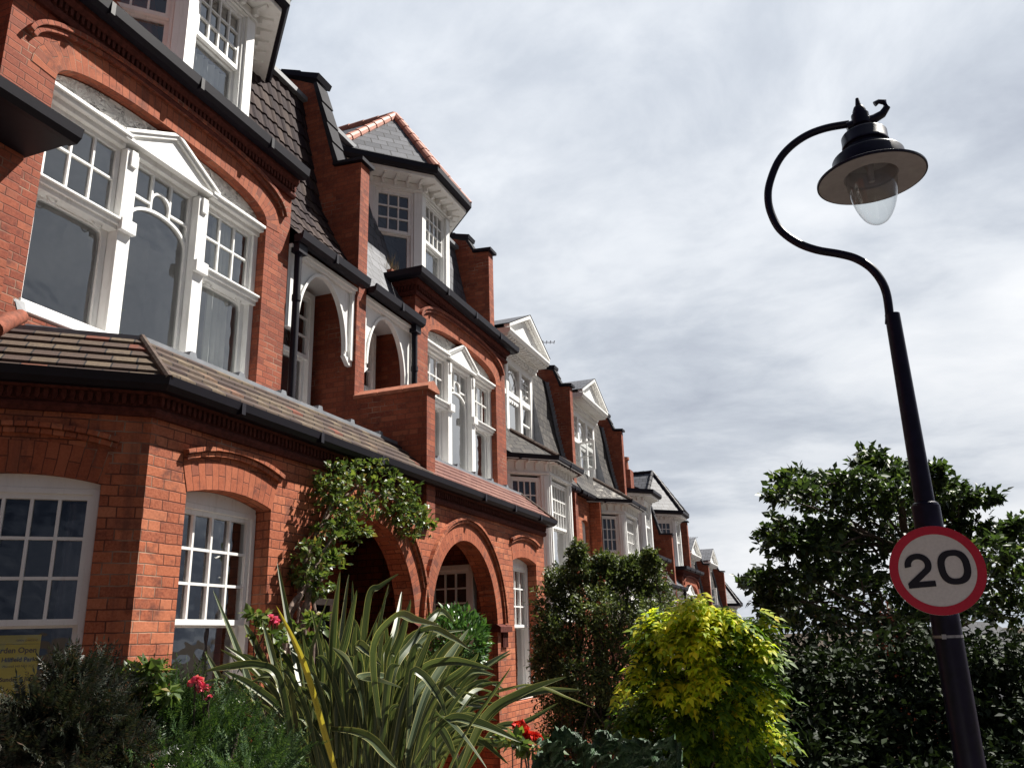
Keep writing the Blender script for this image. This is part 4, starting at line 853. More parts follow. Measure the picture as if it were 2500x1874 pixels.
# left-hand neighbour: only the corner of its porch and eaves shows
HN = thing('terraced_house', 'brick neighbour cut off at the left edge, dark eaves corner before the arched window', 'house', (2.6, 5.6, 1.2))
m = MB(); m.box(1.2, 3.70, 5.17, 5.385, 3.95, 5.17); m.box(-1.6, 3.36, 6.2, 6.4, 0, 8); m.build('porch_wall', 'brick_up', HN)
m = MB(); m.face([(1.0, 4.70, 5.22), (3.74, 4.70, 5.22), (3.74, 5.396, 5.62), (1.0, 5.396, 5.62)]); m.build('porch_roof', 'slate', HN)
MB().box(1.0, 3.72, 4.74, 5.39, 5.172, 5.20).build('soffit', 'black', HN)
gutter(HN, [(1.0, 4.79), (3.74, 4.79)], 5.175, .03, 'gutter', deep=.10)
party(HN, 3.35, BC)

# house far off on the right, seen through gaps of the tree
HF = thing('brick_house', 'distant house with a brick chimney, glimpsed through the dark tree under the speed sign', 'house', (46, -5.5, -6.2))
m = MB(); m.box(41, 54, -9, -1.5, -7, -.9); m.build('wall', 'brick_up', HF)
m = MB(); m.face([(40.6, -9.4, -1.1), (40.6, -1.1, -1.1), (44, -4.6, 1.9), (44, -6, 1.9)]); m.face([(40.6, -1.1, -1.1), (54.4, -1.1, -1.1), (51, -4.6, 1.9), (44, -4.6, 1.9)]); m.face([(54.4, -9.4, -1.1), (40.6, -9.4, -1.1), (44, -6, 1.9), (51, -6, 1.9)]); m.face([(44, -6, 1.9), (44, -4.6, 1.9), (51, -4.6, 1.9), (51, -6, 1.9)]); m.build('roof', 'slate', HF)
pc = onX(2160, 1500, 42.5); m = MB(); m.box(42.0, 43.0, pc.y-.55, pc.y+.55, -1.5, pc.z+.05); ch = m.build('chimney', 'brick_up', HF)
for dy in (-.25, .25): MB().lathe([(.13, pc.z+.05), (.11, pc.z+.5), (.15, pc.z+.52), (.15, pc.z+.6)], (42.5, pc.y+dy, 0), 12).build('chimney_pot', 'terracotta', ch, smooth=True)

# notice behind the bay glass
m = MB().frame((*CFAR, 0), CD_); pr = CL-.545; m.face([(pr-.30, .175, 1.40), (pr, .175, 1.40), (pr, .175, 1.815), (pr-.30, .175, 1.815)]); m.box(pr-.30, pr, .1755, .178, 1.40, 1.815)
po = m.build('notice_poster', 'poster_yellow'); tag(po, 'yellow garden open day notice behind the lower bay window pane', 'poster')
def text_mesh(body, size, name, mt, parent, mw, bold=0., extr=0., align='RIGHT'):
    cu = bpy.data.curves.new('lettering', 'FONT'); cu.body = body; cu.size = size; cu.align_x = align; cu.offset = bold; cu.extrude = extr; cu.resolution_u = 4
    o = bpy.data.objects.new('lettering', cu); COL.objects.link(o); bpy.context.view_layer.update()
    me = bpy.data.meshes.new_from_object(o.evaluated_get(bpy.context.evaluated_depsgraph_get())); bpy.data.objects.remove(o)
    me.materials.clear(); me.materials.append(M[mt]); q = bpy.data.objects.new(name, me); COL.objects.link(q); q.matrix_world = mw; attach(q, parent); return q
def posterpt(x, z):
    o, d = Vector((*CFAR, 0)), Vector(CD_); n = Vector((-d.y, d.x, 0)); p = o+d*x+n*.1725+Vector((0, 0, z))
    return Matrix(((d.x, 0, -n.x, p.x), (d.y, 0, -n.y, p.y), (0, 1, 0, p.z), (0, 0, 0, 1)))
for s_, sz, z, bo in (('OPEN GARDENS', .017, 1.775, .0), ('Garden Open', .047, 1.705, .0012), ('Hillfield Park', .038, 1.650, .001), ('Muswell Hill N10 3QT', .020, 1.615, .0), ('Sunday 7 July', .036, 1.53, .001), ('2 - 5.30', .026, 1.485, .0), ('Please ring for access', .014, 1.43, 0)):
    text_mesh(s_, sz, 'lettering', 'ink', po, posterpt(pr-.015, z), bo)
m = MB().frame((*CFAR, 0), CD_); m.box(pr-.29, pr-.01, .1735, .1748, 1.757, 1.759); m.build('rule', 'ink', po)

# ------------------------------------------------------------------ lamp post and sign
LX, LY = 5.92, -.555; s_ = 1.0
L = thing('street_lamp', 'black swan-neck street lamp with a clear glass bowl, rising at the right', 'street lamp', (LX, LY, gz(LX)))
def lp(x, y): p = onX(x, y, LX); return (LX, p.y, p.z)
zt, zc = lp(2172, 768)[2], lp(2255, 1235)[2]
lx = lambda z: (LX, LY, z)
m = MB(); m.tube([lx(gz(LX)-.2), lx(.6), lx(zc-.02)], .083, 24); m.tube([lx(gz(LX)-.1), lx(.55)], .125, 24); m.tube([lx(zc-.30), lx(zc+.0)], .0845, 24)
m.tube([lx(zc-.02), lx(zc+.015), lx(zc+.03)], [.084, .076, .052], 24); m.build('post', 'lamp_black', L, smooth=True)
m = MB(); m.tube([lx(zc), lx(zt)], [.0605, .0485], 20); m.build('upper_post', 'lamp_black', L, smooth=True)
m = MB(); px = [(2171, 790), (2171, 762), (2164, 716), (2150, 683), (2125, 653), (2089, 631), (2049, 620), (1993, 610), (1946, 592), (1904, 560), (1882, 519), (1875, 481), (1880, 444), (1899, 396), (1928, 360), (1969, 331), (2017, 313), (2073, 303)]
pts = [Vector(lp(*p)) for p in px]; sm = []
for i in range(len(pts)-1):
    p0, p1, p2, p3 = pts[max(0, i-1)], pts[i], pts[i+1], pts[min(len(pts)-1, i+2)]
    for k in range(5): u = k/5; sm.append(.5*((2*p1)+(p2-p0)*u+(2*p0-5*p1+4*p2-p3)*u*u+(3*p1-p0-3*p2+p3)*u**3))
sm.append(pts[-1]); m.tube(sm, .0285, 16); m.build('swan_neck_arm', 'lamp_black', L, smooth=True)
hub = Vector(lp(2101, 292)); ax = (LX, LY+.0, 0)
cx_ = (LX, hub.y, 0); zr = lp(2127, 435)[2]; zh = hub.z
m = MB(); m.lathe([(0, zh+.19), (.012, zh+.18), (.020, zh+.125), (.012, zh+.115), (.035, zh+.105), (.048, zh+.07), (.045, zh+.045), (.062, zh+.04), (.062, zh-.015), (.072, zh-.02), (.072, zh-.055), (.058, zh-.065), (.055, zh-.14), (0, zh-.14)], cx_, 24)
m.tube([(LX, hub.y+.10, zh-.045), (LX, hub.y, zh-.03), (LX, hub.y-.05, zh-.02)], .042, 14)
ck = [(0, -.03), (-.09, -.02), (-.15, .005), (-.185, .05), (-.175, .10), (-.14, .115), (-.11, .10)]
m.tube([(LX, hub.y+a, zh+b) for a, b in ck], [.036, .034, .030, .026, .022, .017, .021], 10); m.build('finial_bracket', 'lamp_black', L, smooth=True)
rr = .372; hy = (LX, onX(2127, 435, LX).y, 0)
m = MB(); z = zr; m.lathe([(0, z+.375), (.09, z+.375), (.150, z+.362), (.158, z+.35), (.158, z+.285), (.162, z+.28), (.162, z+.265), (.148, z+.26), (.148, z+.245), (.156, z+.235), (.156, z+.195), (.165, z+.185), (.240, z+.17), (.246, z+.16), (.246, z+.045), (.275, z+.032), (rr-.012, z+.012), (rr, z+.004), (rr, z-.010), (rr-.012, z-.012)], hy, 64); m.build('canopy', 'lamp_black', L, smooth=True)
m = MB(); m.lathe([(rr-.012, z-.012), (.27, z+.006), (.185, z+.012), (.178, z+.03), (.17, z+.14), (.10, z+.17), (0, z+.17)], hy, 64); m.build('reflector', 'grey_enamel', L, smooth=True)
m = MB(); bw = [(.170, z+.02)]
for i in range(1, 15): a = i/14*math.pi/2; bw.append((.176*math.cos(a)**.80*(1-.10*math.sin(a)) if i < 14 else 0, z+.02-.385*math.sin(a)))
m.lathe(bw, hy, 48); m.build('glass_bowl', 'bowl_glass', L, smooth=True, weld=True)
m = MB(); m.lathe([(0, z+.15), (.03, z+.15), (.03, z+.09), (.022, z+.08), (.022, z-.03), (0, z-.04)], hy, 16); m.build('lamp_holder', 'grey_enamel', L, smooth=True)
for zz_ in (-.02,): pass
zs = onX(2287.7, 1391, LX-.11); SX, SY, SZ, SR = LX-.112, zs.y, zs.z, .268
G = thing('speed_limit_sign', 'round red-bordered 20 speed limit sign strapped to the black lamp post', 'sign', (SX, SY, SZ))
def disc(r0, r1, x, n=72):
    m = MB()
    for i in range(n):
        a, b = 2*math.pi*i/n, 2*math.pi*(i+1)/n; q = [(x, SY+r*math.cos(t_), SZ+r*math.sin(t_)) for r, t_ in ((r1, a), (r1, b), (r0, b), (r0, a))]
        m.face(q if r0 > 0 else q[:3])
    return m
m = MB(); m.tube([(SX-.004, SY, SZ), (SX+.012, SY, SZ)], SR, 72); m.box(SX+.012, SX+.035, SY-.2, SY+.2, SZ+.10, SZ+.13); m.box(SX+.012, SX+.035, SY-.2, SY+.2, SZ-.13, SZ-.10); m.build('panel', 'sign_white', G)
disc(SR*.808, SR*.998, SX-.0062).build('red_border', 'sign_red', G)
def glyph(pts, w): 
    m = MB(); t_ = R(2.6)
    def tr(p): u, v = p; u, v = u*math.cos(t_)-v*math.sin(t_), u*math.sin(t_)+v*math.cos(t_); return (SX-.0072, SY-u*SR, SZ+v*SR)
    return m, tr
m, tr = glyph(0, 0)
n = 48
for i in range(n):                                                  # 0
    a, b = 2*math.pi*i/n, 2*math.pi*(i+1)/n; e = .82
    fo = lambda t_, A, B: (.36+A*math.copysign(abs(math.cos(t_))**e, math.cos(t_)), .03+B*math.copysign(abs(math.sin(t_))**e, math.sin(t_)))
    m.face([tr(fo(a, .335, .385)), tr(fo(b, .335, .385)), tr(fo(b, .185, .255)), tr(fo(a, .185, .255))])
m.build('numeral', 'sign_black', G)
m, tr = glyph(0, 0); c = Vector((-.375, .145)); ro, ri = .285, .135; arc = np.linspace(R(188), R(-38), 26)
oo = [Vector((c.x+ro*math.cos(t_)*1.0, c.y+ro*.93*math.sin(t_))) for t_ in arc]; ii = [Vector((c.x+ri*math.cos(t_)*1.05, c.y+ri*math.sin(t_))) for t_ in arc]
oo += [Vector((-.42, -.225))]; ii += [Vector((-.66, -.24))]
for i in range(len(oo)-1): m.face([tr(oo[i]), tr(oo[i+1]), tr(ii[i+1]), tr(ii[i])])
m.face([tr((-.42, -.225)), tr((-.66, -.24)), tr((-.66, -.355)), tr((-.42, -.2251))]); m.face([tr((-.42, -.225)), tr((-.66, -.355)), tr((-.085, -.355)), tr((-.085, -.225))])
m.build('numeral', 'sign_black', G)
for z in (lp(2310, 1553)[2],):
    m = MB(); m.tube([(LX, LY, z-.008), (LX, LY, z+.008)], .0855, 24); m.box(LX-.100, LX-.084, LY+.018, LY+.042, z-.014, z+.014); m.build('steel_clamp', 'steel', G)

# ------------------------------------------------------------------ plants
def leafmesh(name, P, D, N, L, Wd, mt, parent=None, fold=.18, curl=.0, mid=.45):
    P, D, N = (np.asarray(a, float) for a in (P, D, N)); L = np.asarray(L, float)[:, None]; Wd = np.asarray(Wd, float)[:, None]
    D = D/np.linalg.norm(D, axis=1, keepdims=True); Sd = np.cross(D, N); Sd /= np.linalg.norm(Sd, axis=1, keepdims=True)+1e-9; U = np.cross(Sd, D)
    base = P; tip = P+D*L-U*L*curl; mid_ = P+D*L*mid+U*L*curl*.4; l = mid_+Sd*Wd*.5+U*Wd*fold; r = mid_-Sd*Wd*.5+U*Wd*fold
    n = len(P); V = np.stack([base, l, tip, r, mid_], 1).reshape(-1, 3); k = (np.arange(n)*5)[:, None]
    F = np.concatenate([k+np.array([[0, 4, 1]]), k+np.array([[1, 4, 2]]), k+np.array([[0, 3, 4]]), k+np.array([[3, 2, 4]])], 1).reshape(-1, 3)
    me = bpy.data.meshes.new(name); me.vertices.add(len(V)); me.vertices.foreach_set('co', V.ravel()); me.loops.add(F.size); me.loops.foreach_set('vertex_index', F.ravel().astype(np.int32))
    me.polygons.add(len(F)); me.polygons.foreach_set('loop_start', np.arange(0, F.size, 3, dtype=np.int32)); me.update(calc_edges=True); me.validate()
    me.materials.append(M[mt]); o = bpy.data.objects.new(name, me); COL.objects.link(o)
    if parent: attach(o, parent)
    return o
def unit(n): v = rng.normal(size=(n, 3)); return v/np.linalg.norm(v, axis=1, keepdims=True)
def clump_leaves(C, Rd, n, tw=7, ln=.05, wd=.45, up=.25, droop=.0, spread=.9, inner=.35):
    """twigs radiating inside an ellipsoid, leaves set along each twig -> P, D, N, L, W"""
    m = max(1, n//tw); o = unit(m); C = np.array(C); Rd = np.array(Rd)
    r0 = rng.uniform(inner, .75, (m, 1)); r1 = rng.uniform(.8, 1.08, (m, 1)); A = C+o*Rd*r0; B = C+(o+unit(m)*.25)*Rd*r1; B[:, 2] -= droop*rng.random(m)*Rd[2]
    f = np.linspace(.1, 1, tw)[None, :, None]; P = (A[:, None]*(1-f)+B[:, None]*f).reshape(-1, 3); T = np.repeat((B-A)/np.linalg.norm(B-A, axis=1, keepdims=True), tw, 0)
    D = T*.7+unit(len(P))*spread; D[:, 2] -= droop; N = unit(len(P))*.8; N[:, 2] += up+.6
    L = ln*rng.uniform(.65, 1.25, len(P)); return P, D, N, L, L*wd*rng.uniform(.8, 1.2, len(P))
def cat(parts): return [np.concatenate([p[i] for p in parts]) for i in range(5)]
def px2w(lst, jit=.25):
    """(x, y, rx, ry, depth) in photo pixels -> world centre and radii"""
    out = []
    for x, y, rx, ry, d in lst:
        d = d+rng.uniform(-jit, jit); c = at(x, y, d); s_ = d/FPX; out.append((np.array(c), np.array((rx*s_*1.0, rx*s_, ry*s_))))
    return out
def limb(mb, p, q, r0, r1, wob=.06, n=6):
    p, q = Vector(p), Vector(q); L = (q-p).length; pts = [p.lerp(q, i/n)+Vector(rng.normal(0, wob*L*.3, 3))*(0 if i in (0, n) else 1) for i in range(n+1)]
    mb.tube(pts, [r0+(r1-r0)*i/n for i in range(n+1)], 7)

# --- dark layered tree behind the lamp
TL = [(2122, 1122, 28, 24), (2150, 1150, 45, 26), (2195, 1165, 45, 24), (2085, 1175, 45, 22), (1945, 1172, 40, 18), (2010, 1180, 38, 18), (1925, 1205, 45, 20), (1985, 1215, 60, 24), (2060, 1220, 60, 28), (2135, 1210, 70, 34), (2215, 1215, 60, 34), (2290, 1195, 45, 22), (2275, 1160, 24, 18), (2335, 1208, 45, 18), (2395, 1216, 34, 14),
 (2110, 1255, 60, 26), (2190, 1262, 60, 28), (2265, 1252, 50, 24), (2330, 1245, 25, 14), (1900, 1300, 42, 22), (1955, 1290, 45, 22), (2020, 1292, 40, 20), (2060, 1310, 50, 24), (1920, 1335, 45, 22), (1985, 1335, 55, 24), (2050, 1345, 55, 26), (2125, 1325, 60, 36), (2200, 1325, 60, 36), (2300, 1285, 50, 24), (2370, 1300, 50, 24), (2440, 1312, 50, 24), (2495, 1296, 40, 22), (2400, 1345, 60, 28), (2480, 1350, 50, 30),
 (1842, 1420, 22, 12), (1872, 1410, 32, 18), (1905, 1440, 45, 24), (1965, 1405, 50, 24), (2030, 1400, 55, 26), (2100, 1395, 60, 30), (1885, 1470, 35, 22), (1950, 1460, 55, 28), (2030, 1455, 60, 30), (2110, 1450, 60, 30), (2180, 1430, 60, 36), (2260, 1440, 60, 36), (2340, 1420, 55, 30), (2420, 1410, 55, 28), (2490, 1420, 40, 28), (2400, 1470, 60, 28), (2470, 1490, 50, 28), (1905, 1510, 40, 22), (1990, 1515, 60, 26), (2080, 1510, 60, 24), (2330, 1490, 60, 28), (2240, 1500, 40, 18)]
TR = thing('broadleaf_tree', 'dark layered broadleaf tree spreading behind the speed sign and lamp post', 'tree', tuple(at(2235, 1900, 8.0)))
cl_ = px2w([(*c, 7.9) for c in TL], .7); tips = px2w([(1815, 1425, 10, 5, 7.8), (2120, 1106, 10, 8, 7.8), (2145, 1112, 10, 6, 7.9), (2420, 1212, 8, 5, 7.9), (1884, 1206, 8, 5, 7.7), (1905, 1165, 8, 6, 7.8), (2010, 1158, 8, 6, 7.8), (2285, 1140, 9, 8, 7.8), (1865, 1392, 9, 6, 7.8), (1885, 1262, 8, 7, 7.8), (2470, 1278, 9, 8, 7.8)], .1)
shoots = []
for c, r in cl_:
    for k in range(5):
        o = unit(1)[0]; o[2] = abs(o[2])*.9+.1; shoots.append(clump_leaves(c+o*r*1.25, np.array((.09, .09, .06)), 9, 3, .078, .6, .6, .0, .8, .0))
leafmesh('crown', *cat(shoots+[clump_leaves(c, r*np.array((1.1, 1.4, 1.15)), 270, 6, .080, .58, .5, .0, .8, .2) for c, r in cl_]+[clump_leaves(c, r, 12, 3, .085, .6) for c, r in tips]), 'tree', TR)
mb = MB(); b0 = Vector(at(2235, 1950, 8.0)); b0.z = gz(b0.x); j1 = Vector(at(2250, 1560, 8.0)); j2 = Vector(at(2215, 1330, 8.0)); j3 = Vector(at(2190, 1200, 8.0))
mb.tube([b0, b0.lerp(j1, .5), j1, j2, j3], [.11, .085, .065, .045, .02], 10)
for c, r in cl_:
    c = Vector(c); s0 = [j1, j2, j3][0 if c.z < j2.z-.1 else 1 if c.z < j3.z else 2]; limb(mb, s0, c, .018, .005, .15)
mb.build('trunk', 'bark', TR)
# --- dark hedge below it
HG = thing('garden_hedge', 'dark glossy hedge filling the shade under the layered tree', 'hedge', tuple(at(2150, 2000, 6.4)))
hl = [(x+rng.uniform(-25, 25), y+rng.uniform(-12, 12), 75, 50, 6.6-(y-1560)/330*.9) for y in range(1585, 1930, 55) for x in range(1790, 2560, 85) if y > 1600 or x > 1900]
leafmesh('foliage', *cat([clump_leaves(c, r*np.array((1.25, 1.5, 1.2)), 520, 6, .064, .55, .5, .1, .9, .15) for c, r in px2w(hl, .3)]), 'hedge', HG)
mb = MB()
for x in (1850, 1950, 2060, 2170, 2300, 2420): q = Vector(at(x, 1640, 6.5)); p = Vector((q.x+.05, q.y, gz(q.x))); limb(mb, p, q, .03, .01, .1)
mb.build('stem', 'bark', HG)
# --- tall small-leaved shrub in front of the third house
PT = thing('tall_shrub', 'tall small-leaved dark green shrub in front of the white two-storey bay', 'shrub', tuple(onY(1450, 1700, 3.1)))
PL = [(1411, 1352, 20, 26), (1415, 1395, 32, 34), (1476, 1375, 26, 24), (1470, 1420, 40, 34), (1365, 1420, 34, 32), (1350, 1475, 40, 40), (1400, 1450, 46, 40), (1520, 1400, 34, 30), (1545, 1385, 26, 26), (1530, 1440, 46, 40), (1590, 1372, 18, 26), (1588, 1415, 34, 34), (1600, 1460, 40, 36), (1460, 1480, 52, 44), (1390, 1520, 52, 46), (1340, 1545, 30, 40), (1520, 1510, 50, 44), (1580, 1510, 46, 44), (1440, 1560, 56, 46), (1370, 1600, 50, 46), (1510, 1580, 50, 46), (1330, 1620, 30, 40), (1420, 1640, 56, 46), (1490, 1660, 50, 46), (1360, 1680, 46, 44), (1440, 1720, 56, 40), (1380, 1750, 56, 40), (1510, 1730, 50, 40), (1470, 1790, 60, 40), (1370, 1810, 50, 40), (1560, 1640, 40, 60)]
pl = px2w([(*c, 9.6-(c[1]-1340)/500*.8) for c in PL], .35)
leafmesh('foliage', *cat([clump_leaves(c, r*1.3, 1700, 8, .044, .5, .4, .0, 1.0, .1) for c, r in pl]), 'pitto', PT)
mb = MB(); b0 = Vector(at(1450, 1800, 9.0)); b0.z = gz(b0.x)
for c, r in pl: limb(mb, b0+Vector((0, 0, .5)), c, .022, .006, .1)
mb.tube([b0, b0+Vector((0, 0, .6))], [.06, .045], 8); mb.build('trunk', 'bark', PT)
RB = thing('small_shrub', 'low bronze-tipped bush at the foot of the right-hand brick corner', 'shrub', tuple(at(1318, 1700, 10.2)))
leafmesh('foliage', *cat([clump_leaves(c, r, 380, 8, .04, .5, .4) for c, r in px2w([(1318, 1560, 22, 34, 10.1), (1325, 1610, 26, 40, 10), (1318, 1670, 30, 40, 10)], .1)]), 'brown_yew', RB)
# --- golden pinnate shrub
GS = thing('golden_shrub', 'bright yellow-green shrub with feathery drooping leaves, beside the dark tree', 'shrub', tuple(at(1730, 1950, 4.8)))
c0 = np.array(at(1735, 1745, 4.85)); rad = np.array((.42, .46, .71)); pxs = [(1700, 1458), (1672, 1472), (1728, 1470), (1640, 1490), (1765, 1488), (1800, 1500), (1840, 1508), (1612, 1510), (1690, 1512), (1740, 1520), (1650, 1535), (1590, 1545), (1790, 1545), (1835, 1550), (1870, 1545), (1700, 1565), (1630, 1575), (1575, 1590), (1750, 1575), (1810, 1600), (1860, 1600), (1560, 1630), (1610, 1625), (1660, 1620), (1715, 1630), (1770, 1640), (1830, 1650), (1880, 1650), (1550, 1680), (1590, 1685), (1640, 1680), (1700, 1690), (1755, 1700), (1810, 1705), (1865, 1710), (1540, 1740), (1580, 1745), (1640, 1745), (1700, 1750), (1760, 1760), (1820, 1770), (1880, 1770), (1550, 1800), (1610, 1810), (1680, 1815), (1740, 1820), (1800, 1830), (1860, 1830), (1570, 1860), (1640, 1870), (1720, 1880), (1790, 1890), (1870, 1890)]
sp, young = [], []
cb = Vector(at(1735, 1800, 4.95))
for x, y in pxs+[(x+rng.uniform(-40, 40), y+rng.uniform(-25, 35)) for x, y in pxs]*2:
    bul = 1-((x-1730)/230)**2*.8-((y-1700)/330)**2*.5; tip = Vector(at(x, y, 4.75-.35*max(-.6, bul)+rng.uniform(-.06, .12))); out = (tip-cb); out.z *= .5; out.normalize()
    yg = rng.random() < 1.25*math.exp(-((x-1690)/115)**2-((y-1545)/135)**2)+.12
    for k in range(15):
        a_ = rng.normal(0, .75); f = rng.random(); ov = Vector((out.x*math.cos(a_)-out.y*math.sin(a_), out.x*math.sin(a_)+out.y*math.cos(a_), out.z*.4+rng.normal(0, .12)+.18-.75*f)).normalized()
        sp.append((tip-out*.17*(1-f)+Vector(rng.normal(0, .028, 3)), ov)); young.append(yg and f > .2)
for k in range(420):
    q = unit(1)[0]; sp.append((Vector(c0+q*rad*rng.uniform(.45, .85)), Vector(q*.7+unit(1)[0]*.6))); young.append(False)
Pb = np.array([np.array(p) for p, _ in sp]); dirs = np.array([np.array(d.normalized()) for _, d in sp]); young = np.array(young)
P_, D_, N_, L_, W_ = [], [], [], [], []
YG = []
for p, d, yg_ in zip(Pb, dirs, young):
    YG += [yg_]*9
    sd = np.cross(d, (rng.normal()*.4, rng.normal()*.4, 1)); sd /= np.linalg.norm(sd)+1e-9; nn = np.cross(sd, d); ln = rng.uniform(.085, .13)
    for k in range(4):
        for sg in (-1, 1):
            P_.append(p+d*ln*(.25+.2*k)-np.array((0, 0, .015*k*k*.3))); D_.append(d*.75+sg*sd*.8-np.array((0, 0, .15))); N_.append(nn); L_.append(ln*.46*(1-.08*k)); W_.append(ln*.20)
    P_.append(p+d*ln*.92-np.array((0, 0, .04))); D_.append(d-np.array((0, 0, .25))); N_.append(nn); L_.append(ln*.55); W_.append(ln*.22)
P_, D_, N_, L_, W_, YG = map(np.array, (P_, D_, N_, L_, W_, YG))
for nm, mt, k in (('new_growth', 'gold', YG), ('foliage', 'gold_green', ~YG)): leafmesh(nm, P_[k], D_[k], N_[k], L_[k], W_[k], mt, GS, .12, .1)
mb = MB(); b0 = Vector(c0); b0.z = gz(b0.x)
for k in range(24): limb(mb, b0, Pb[k*80], .012, .004, .12, 7)
mb.build('stem', 'bark', GS)
# --- clipped bay in the porch arch
BB = thing('clipped_bush', 'round clipped bright green bush standing in the right porch arch', 'shrub', tuple(onY(1112, 1600, 4.15)))
c = np.array(onY(1110, 1568, 4.15)); o = unit(1500); P_ = c+o*.37*rng.uniform(.72, 1.02, (1500, 1)); D_ = o*.9+unit(1500)*.6; D_[:, 2] += .5; N_ = o+np.array((0, 0, .6)); L_ = rng.uniform(.07, .115, 1500)
leafmesh('foliage', P_, D_, N_, L_, L_*.4, 'bay', BB, .15, .1)
mb = MB(); mb.tube([(c[0], c[1], -.2), (c[0], c[1], c[2])], [.035, .025], 8); mb.build('trunk', 'bark', BB)
# --- climber over the left porch arch
CLB = thing('wall_climber', 'leafy climber with twisted bare stems on the brick around the left porch arch', 'climber', tuple(onY(740, 1600, 4.35)))
CP = [(815, 1165, 40, 40), (850, 1145, 40, 26), (905, 1140, 42, 24), (800, 1205, 26, 40), (860, 1195, 50, 44), (920, 1190, 46, 44), (965, 1180, 32, 34), (990, 1200, 24, 26), (880, 1240, 50, 34), (830, 1245, 30, 30), (845, 1285, 40, 22), (795, 1295, 24, 24), (870, 1298, 24, 20), (990, 1240, 34, 24), (1015, 1255, 30, 28), (1000, 1290, 30, 30), (1035, 1285, 16, 22), (968, 1255, 24, 22), (755, 1345, 22, 26), (770, 1385, 16, 24), (815, 1345, 18, 22), (745, 1400, 14, 22), (770, 1440, 20, 18), (800, 1370, 14, 22)]
def onw(lst, Y): 
    out = []
    for x, y, rx, ry in lst: c = onY(x, y, Y); s_ = (c-EYE).dot(_f)/FPX; out.append((np.array(c), np.array((rx*s_*1.25, .16, ry*s_*1.05))))
    return out
leafmesh('foliage', *cat([clump_leaves(c, r*1.05, 170, 6, .060, .62, .3, .1, 1.0, .2) for c, r in onw(CP, 4.28)]), 'climber', CLB)
mb = MB()
for k, pth in enumerate([[(715, 1500), (735, 1440), (748, 1395), (745, 1350), (775, 1300), (820, 1230), (880, 1180)], [(745, 1500), (750, 1445), (738, 1400), (760, 1360), (765, 1320), (790, 1260), (830, 1180)], [(700, 1490), (725, 1460), (755, 1420), (775, 1370), (800, 1320), (860, 1260), (940, 1200), (1000, 1250)], [(770, 1510), (762, 1450), (775, 1400), (790, 1340), (840, 1290)], [(735, 1520), (742, 1470), (770, 1430), (800, 1400), (815, 1350)], [(755, 1330), (745, 1370), (752, 1420), (730, 1470), (726, 1520)]]):
    pts = [Vector(onY(x+rng.uniform(-3, 3), y, 4.36-.03*(k % 3))) for x, y in pth]; pts.insert(0, Vector((pts[0].x, pts[0].y, 0))); sm = []
    for i in range(len(pts)-1): sm += [pts[i].lerp(pts[i+1], u)+Vector(rng.normal(0, .008, 3)) for u in (0, .34, .67)]
    mb.tube(sm+[pts[-1]], [.022-.013*i/len(sm) for i in range(len(sm)+1)], 7)
mb.build('stem', 'pale_bark', CLB)
# --- striped flax clump
def ribbon(mb, pts, w, tw=0., seed=0):
    pts = [Vector(p) for p in pts]; sm = []
    for i in range(len(pts)-1):
        p0, p1, p2, p3 = pts[max(0, i-1)], pts[i], pts[i+1], pts[min(len(pts)-1, i+2)]
        for k in range(6): u = k/6; sm.append(.5*((2*p1)+(p2-p0)*u+(2*p0-5*p1+4*p2-p3)*u*u+(3*p1-p0-3*p2+p3)*u**3))
    sm.append(pts[-1]); n = len(sm)-1; view = Vector((-.85, -.2+rng.uniform(-.9, .6), .15+rng.uniform(-.1, .5))).normalized(); rows = []
    for i, p in enumerate(sm):
        d = (sm[min(n, i+1)]-sm[max(0, i-1)]).normalized(); f = i/n; s_ = d.cross(view)
        s_ = (s_.normalized() if s_.length > .05 else Vector((0, 1, 0))); nn = s_.cross(d).normalized(); a = tw*f; s_, nn = s_*math.cos(a)+nn*math.sin(a), nn*math.cos(a)-s_*math.sin(a)
        ww = w*(.62+.38*min(1, f*3))*min(1, ((1-f)*3.2+.0))**.75
        rows.append([p+s_*ww*.5*e+nn*ww*.28*abs(e) for e in (-1, -.78, 0, .78, 1)])
    for i in range(n):
        for k in range(4):
            u0, u1 = (0, .11, .5, .89, 1)[k:k+2]; mb.face([rows[i][k], rows[i][k+1], rows[i+1][k+1], rows[i+1][k]], [(u0, i*.1+seed), (u1, i*.1+seed), (u1, i*.1+.1+seed), (u0, i*.1+.1+seed)])
FX = thing('flax_plant', 'large flax clump with long striped sword leaves in the middle foreground', 'plant', (2.9, .95, 0))
zf = lambda x, y: (500+x/2.3284, 1350+y/2.3284)
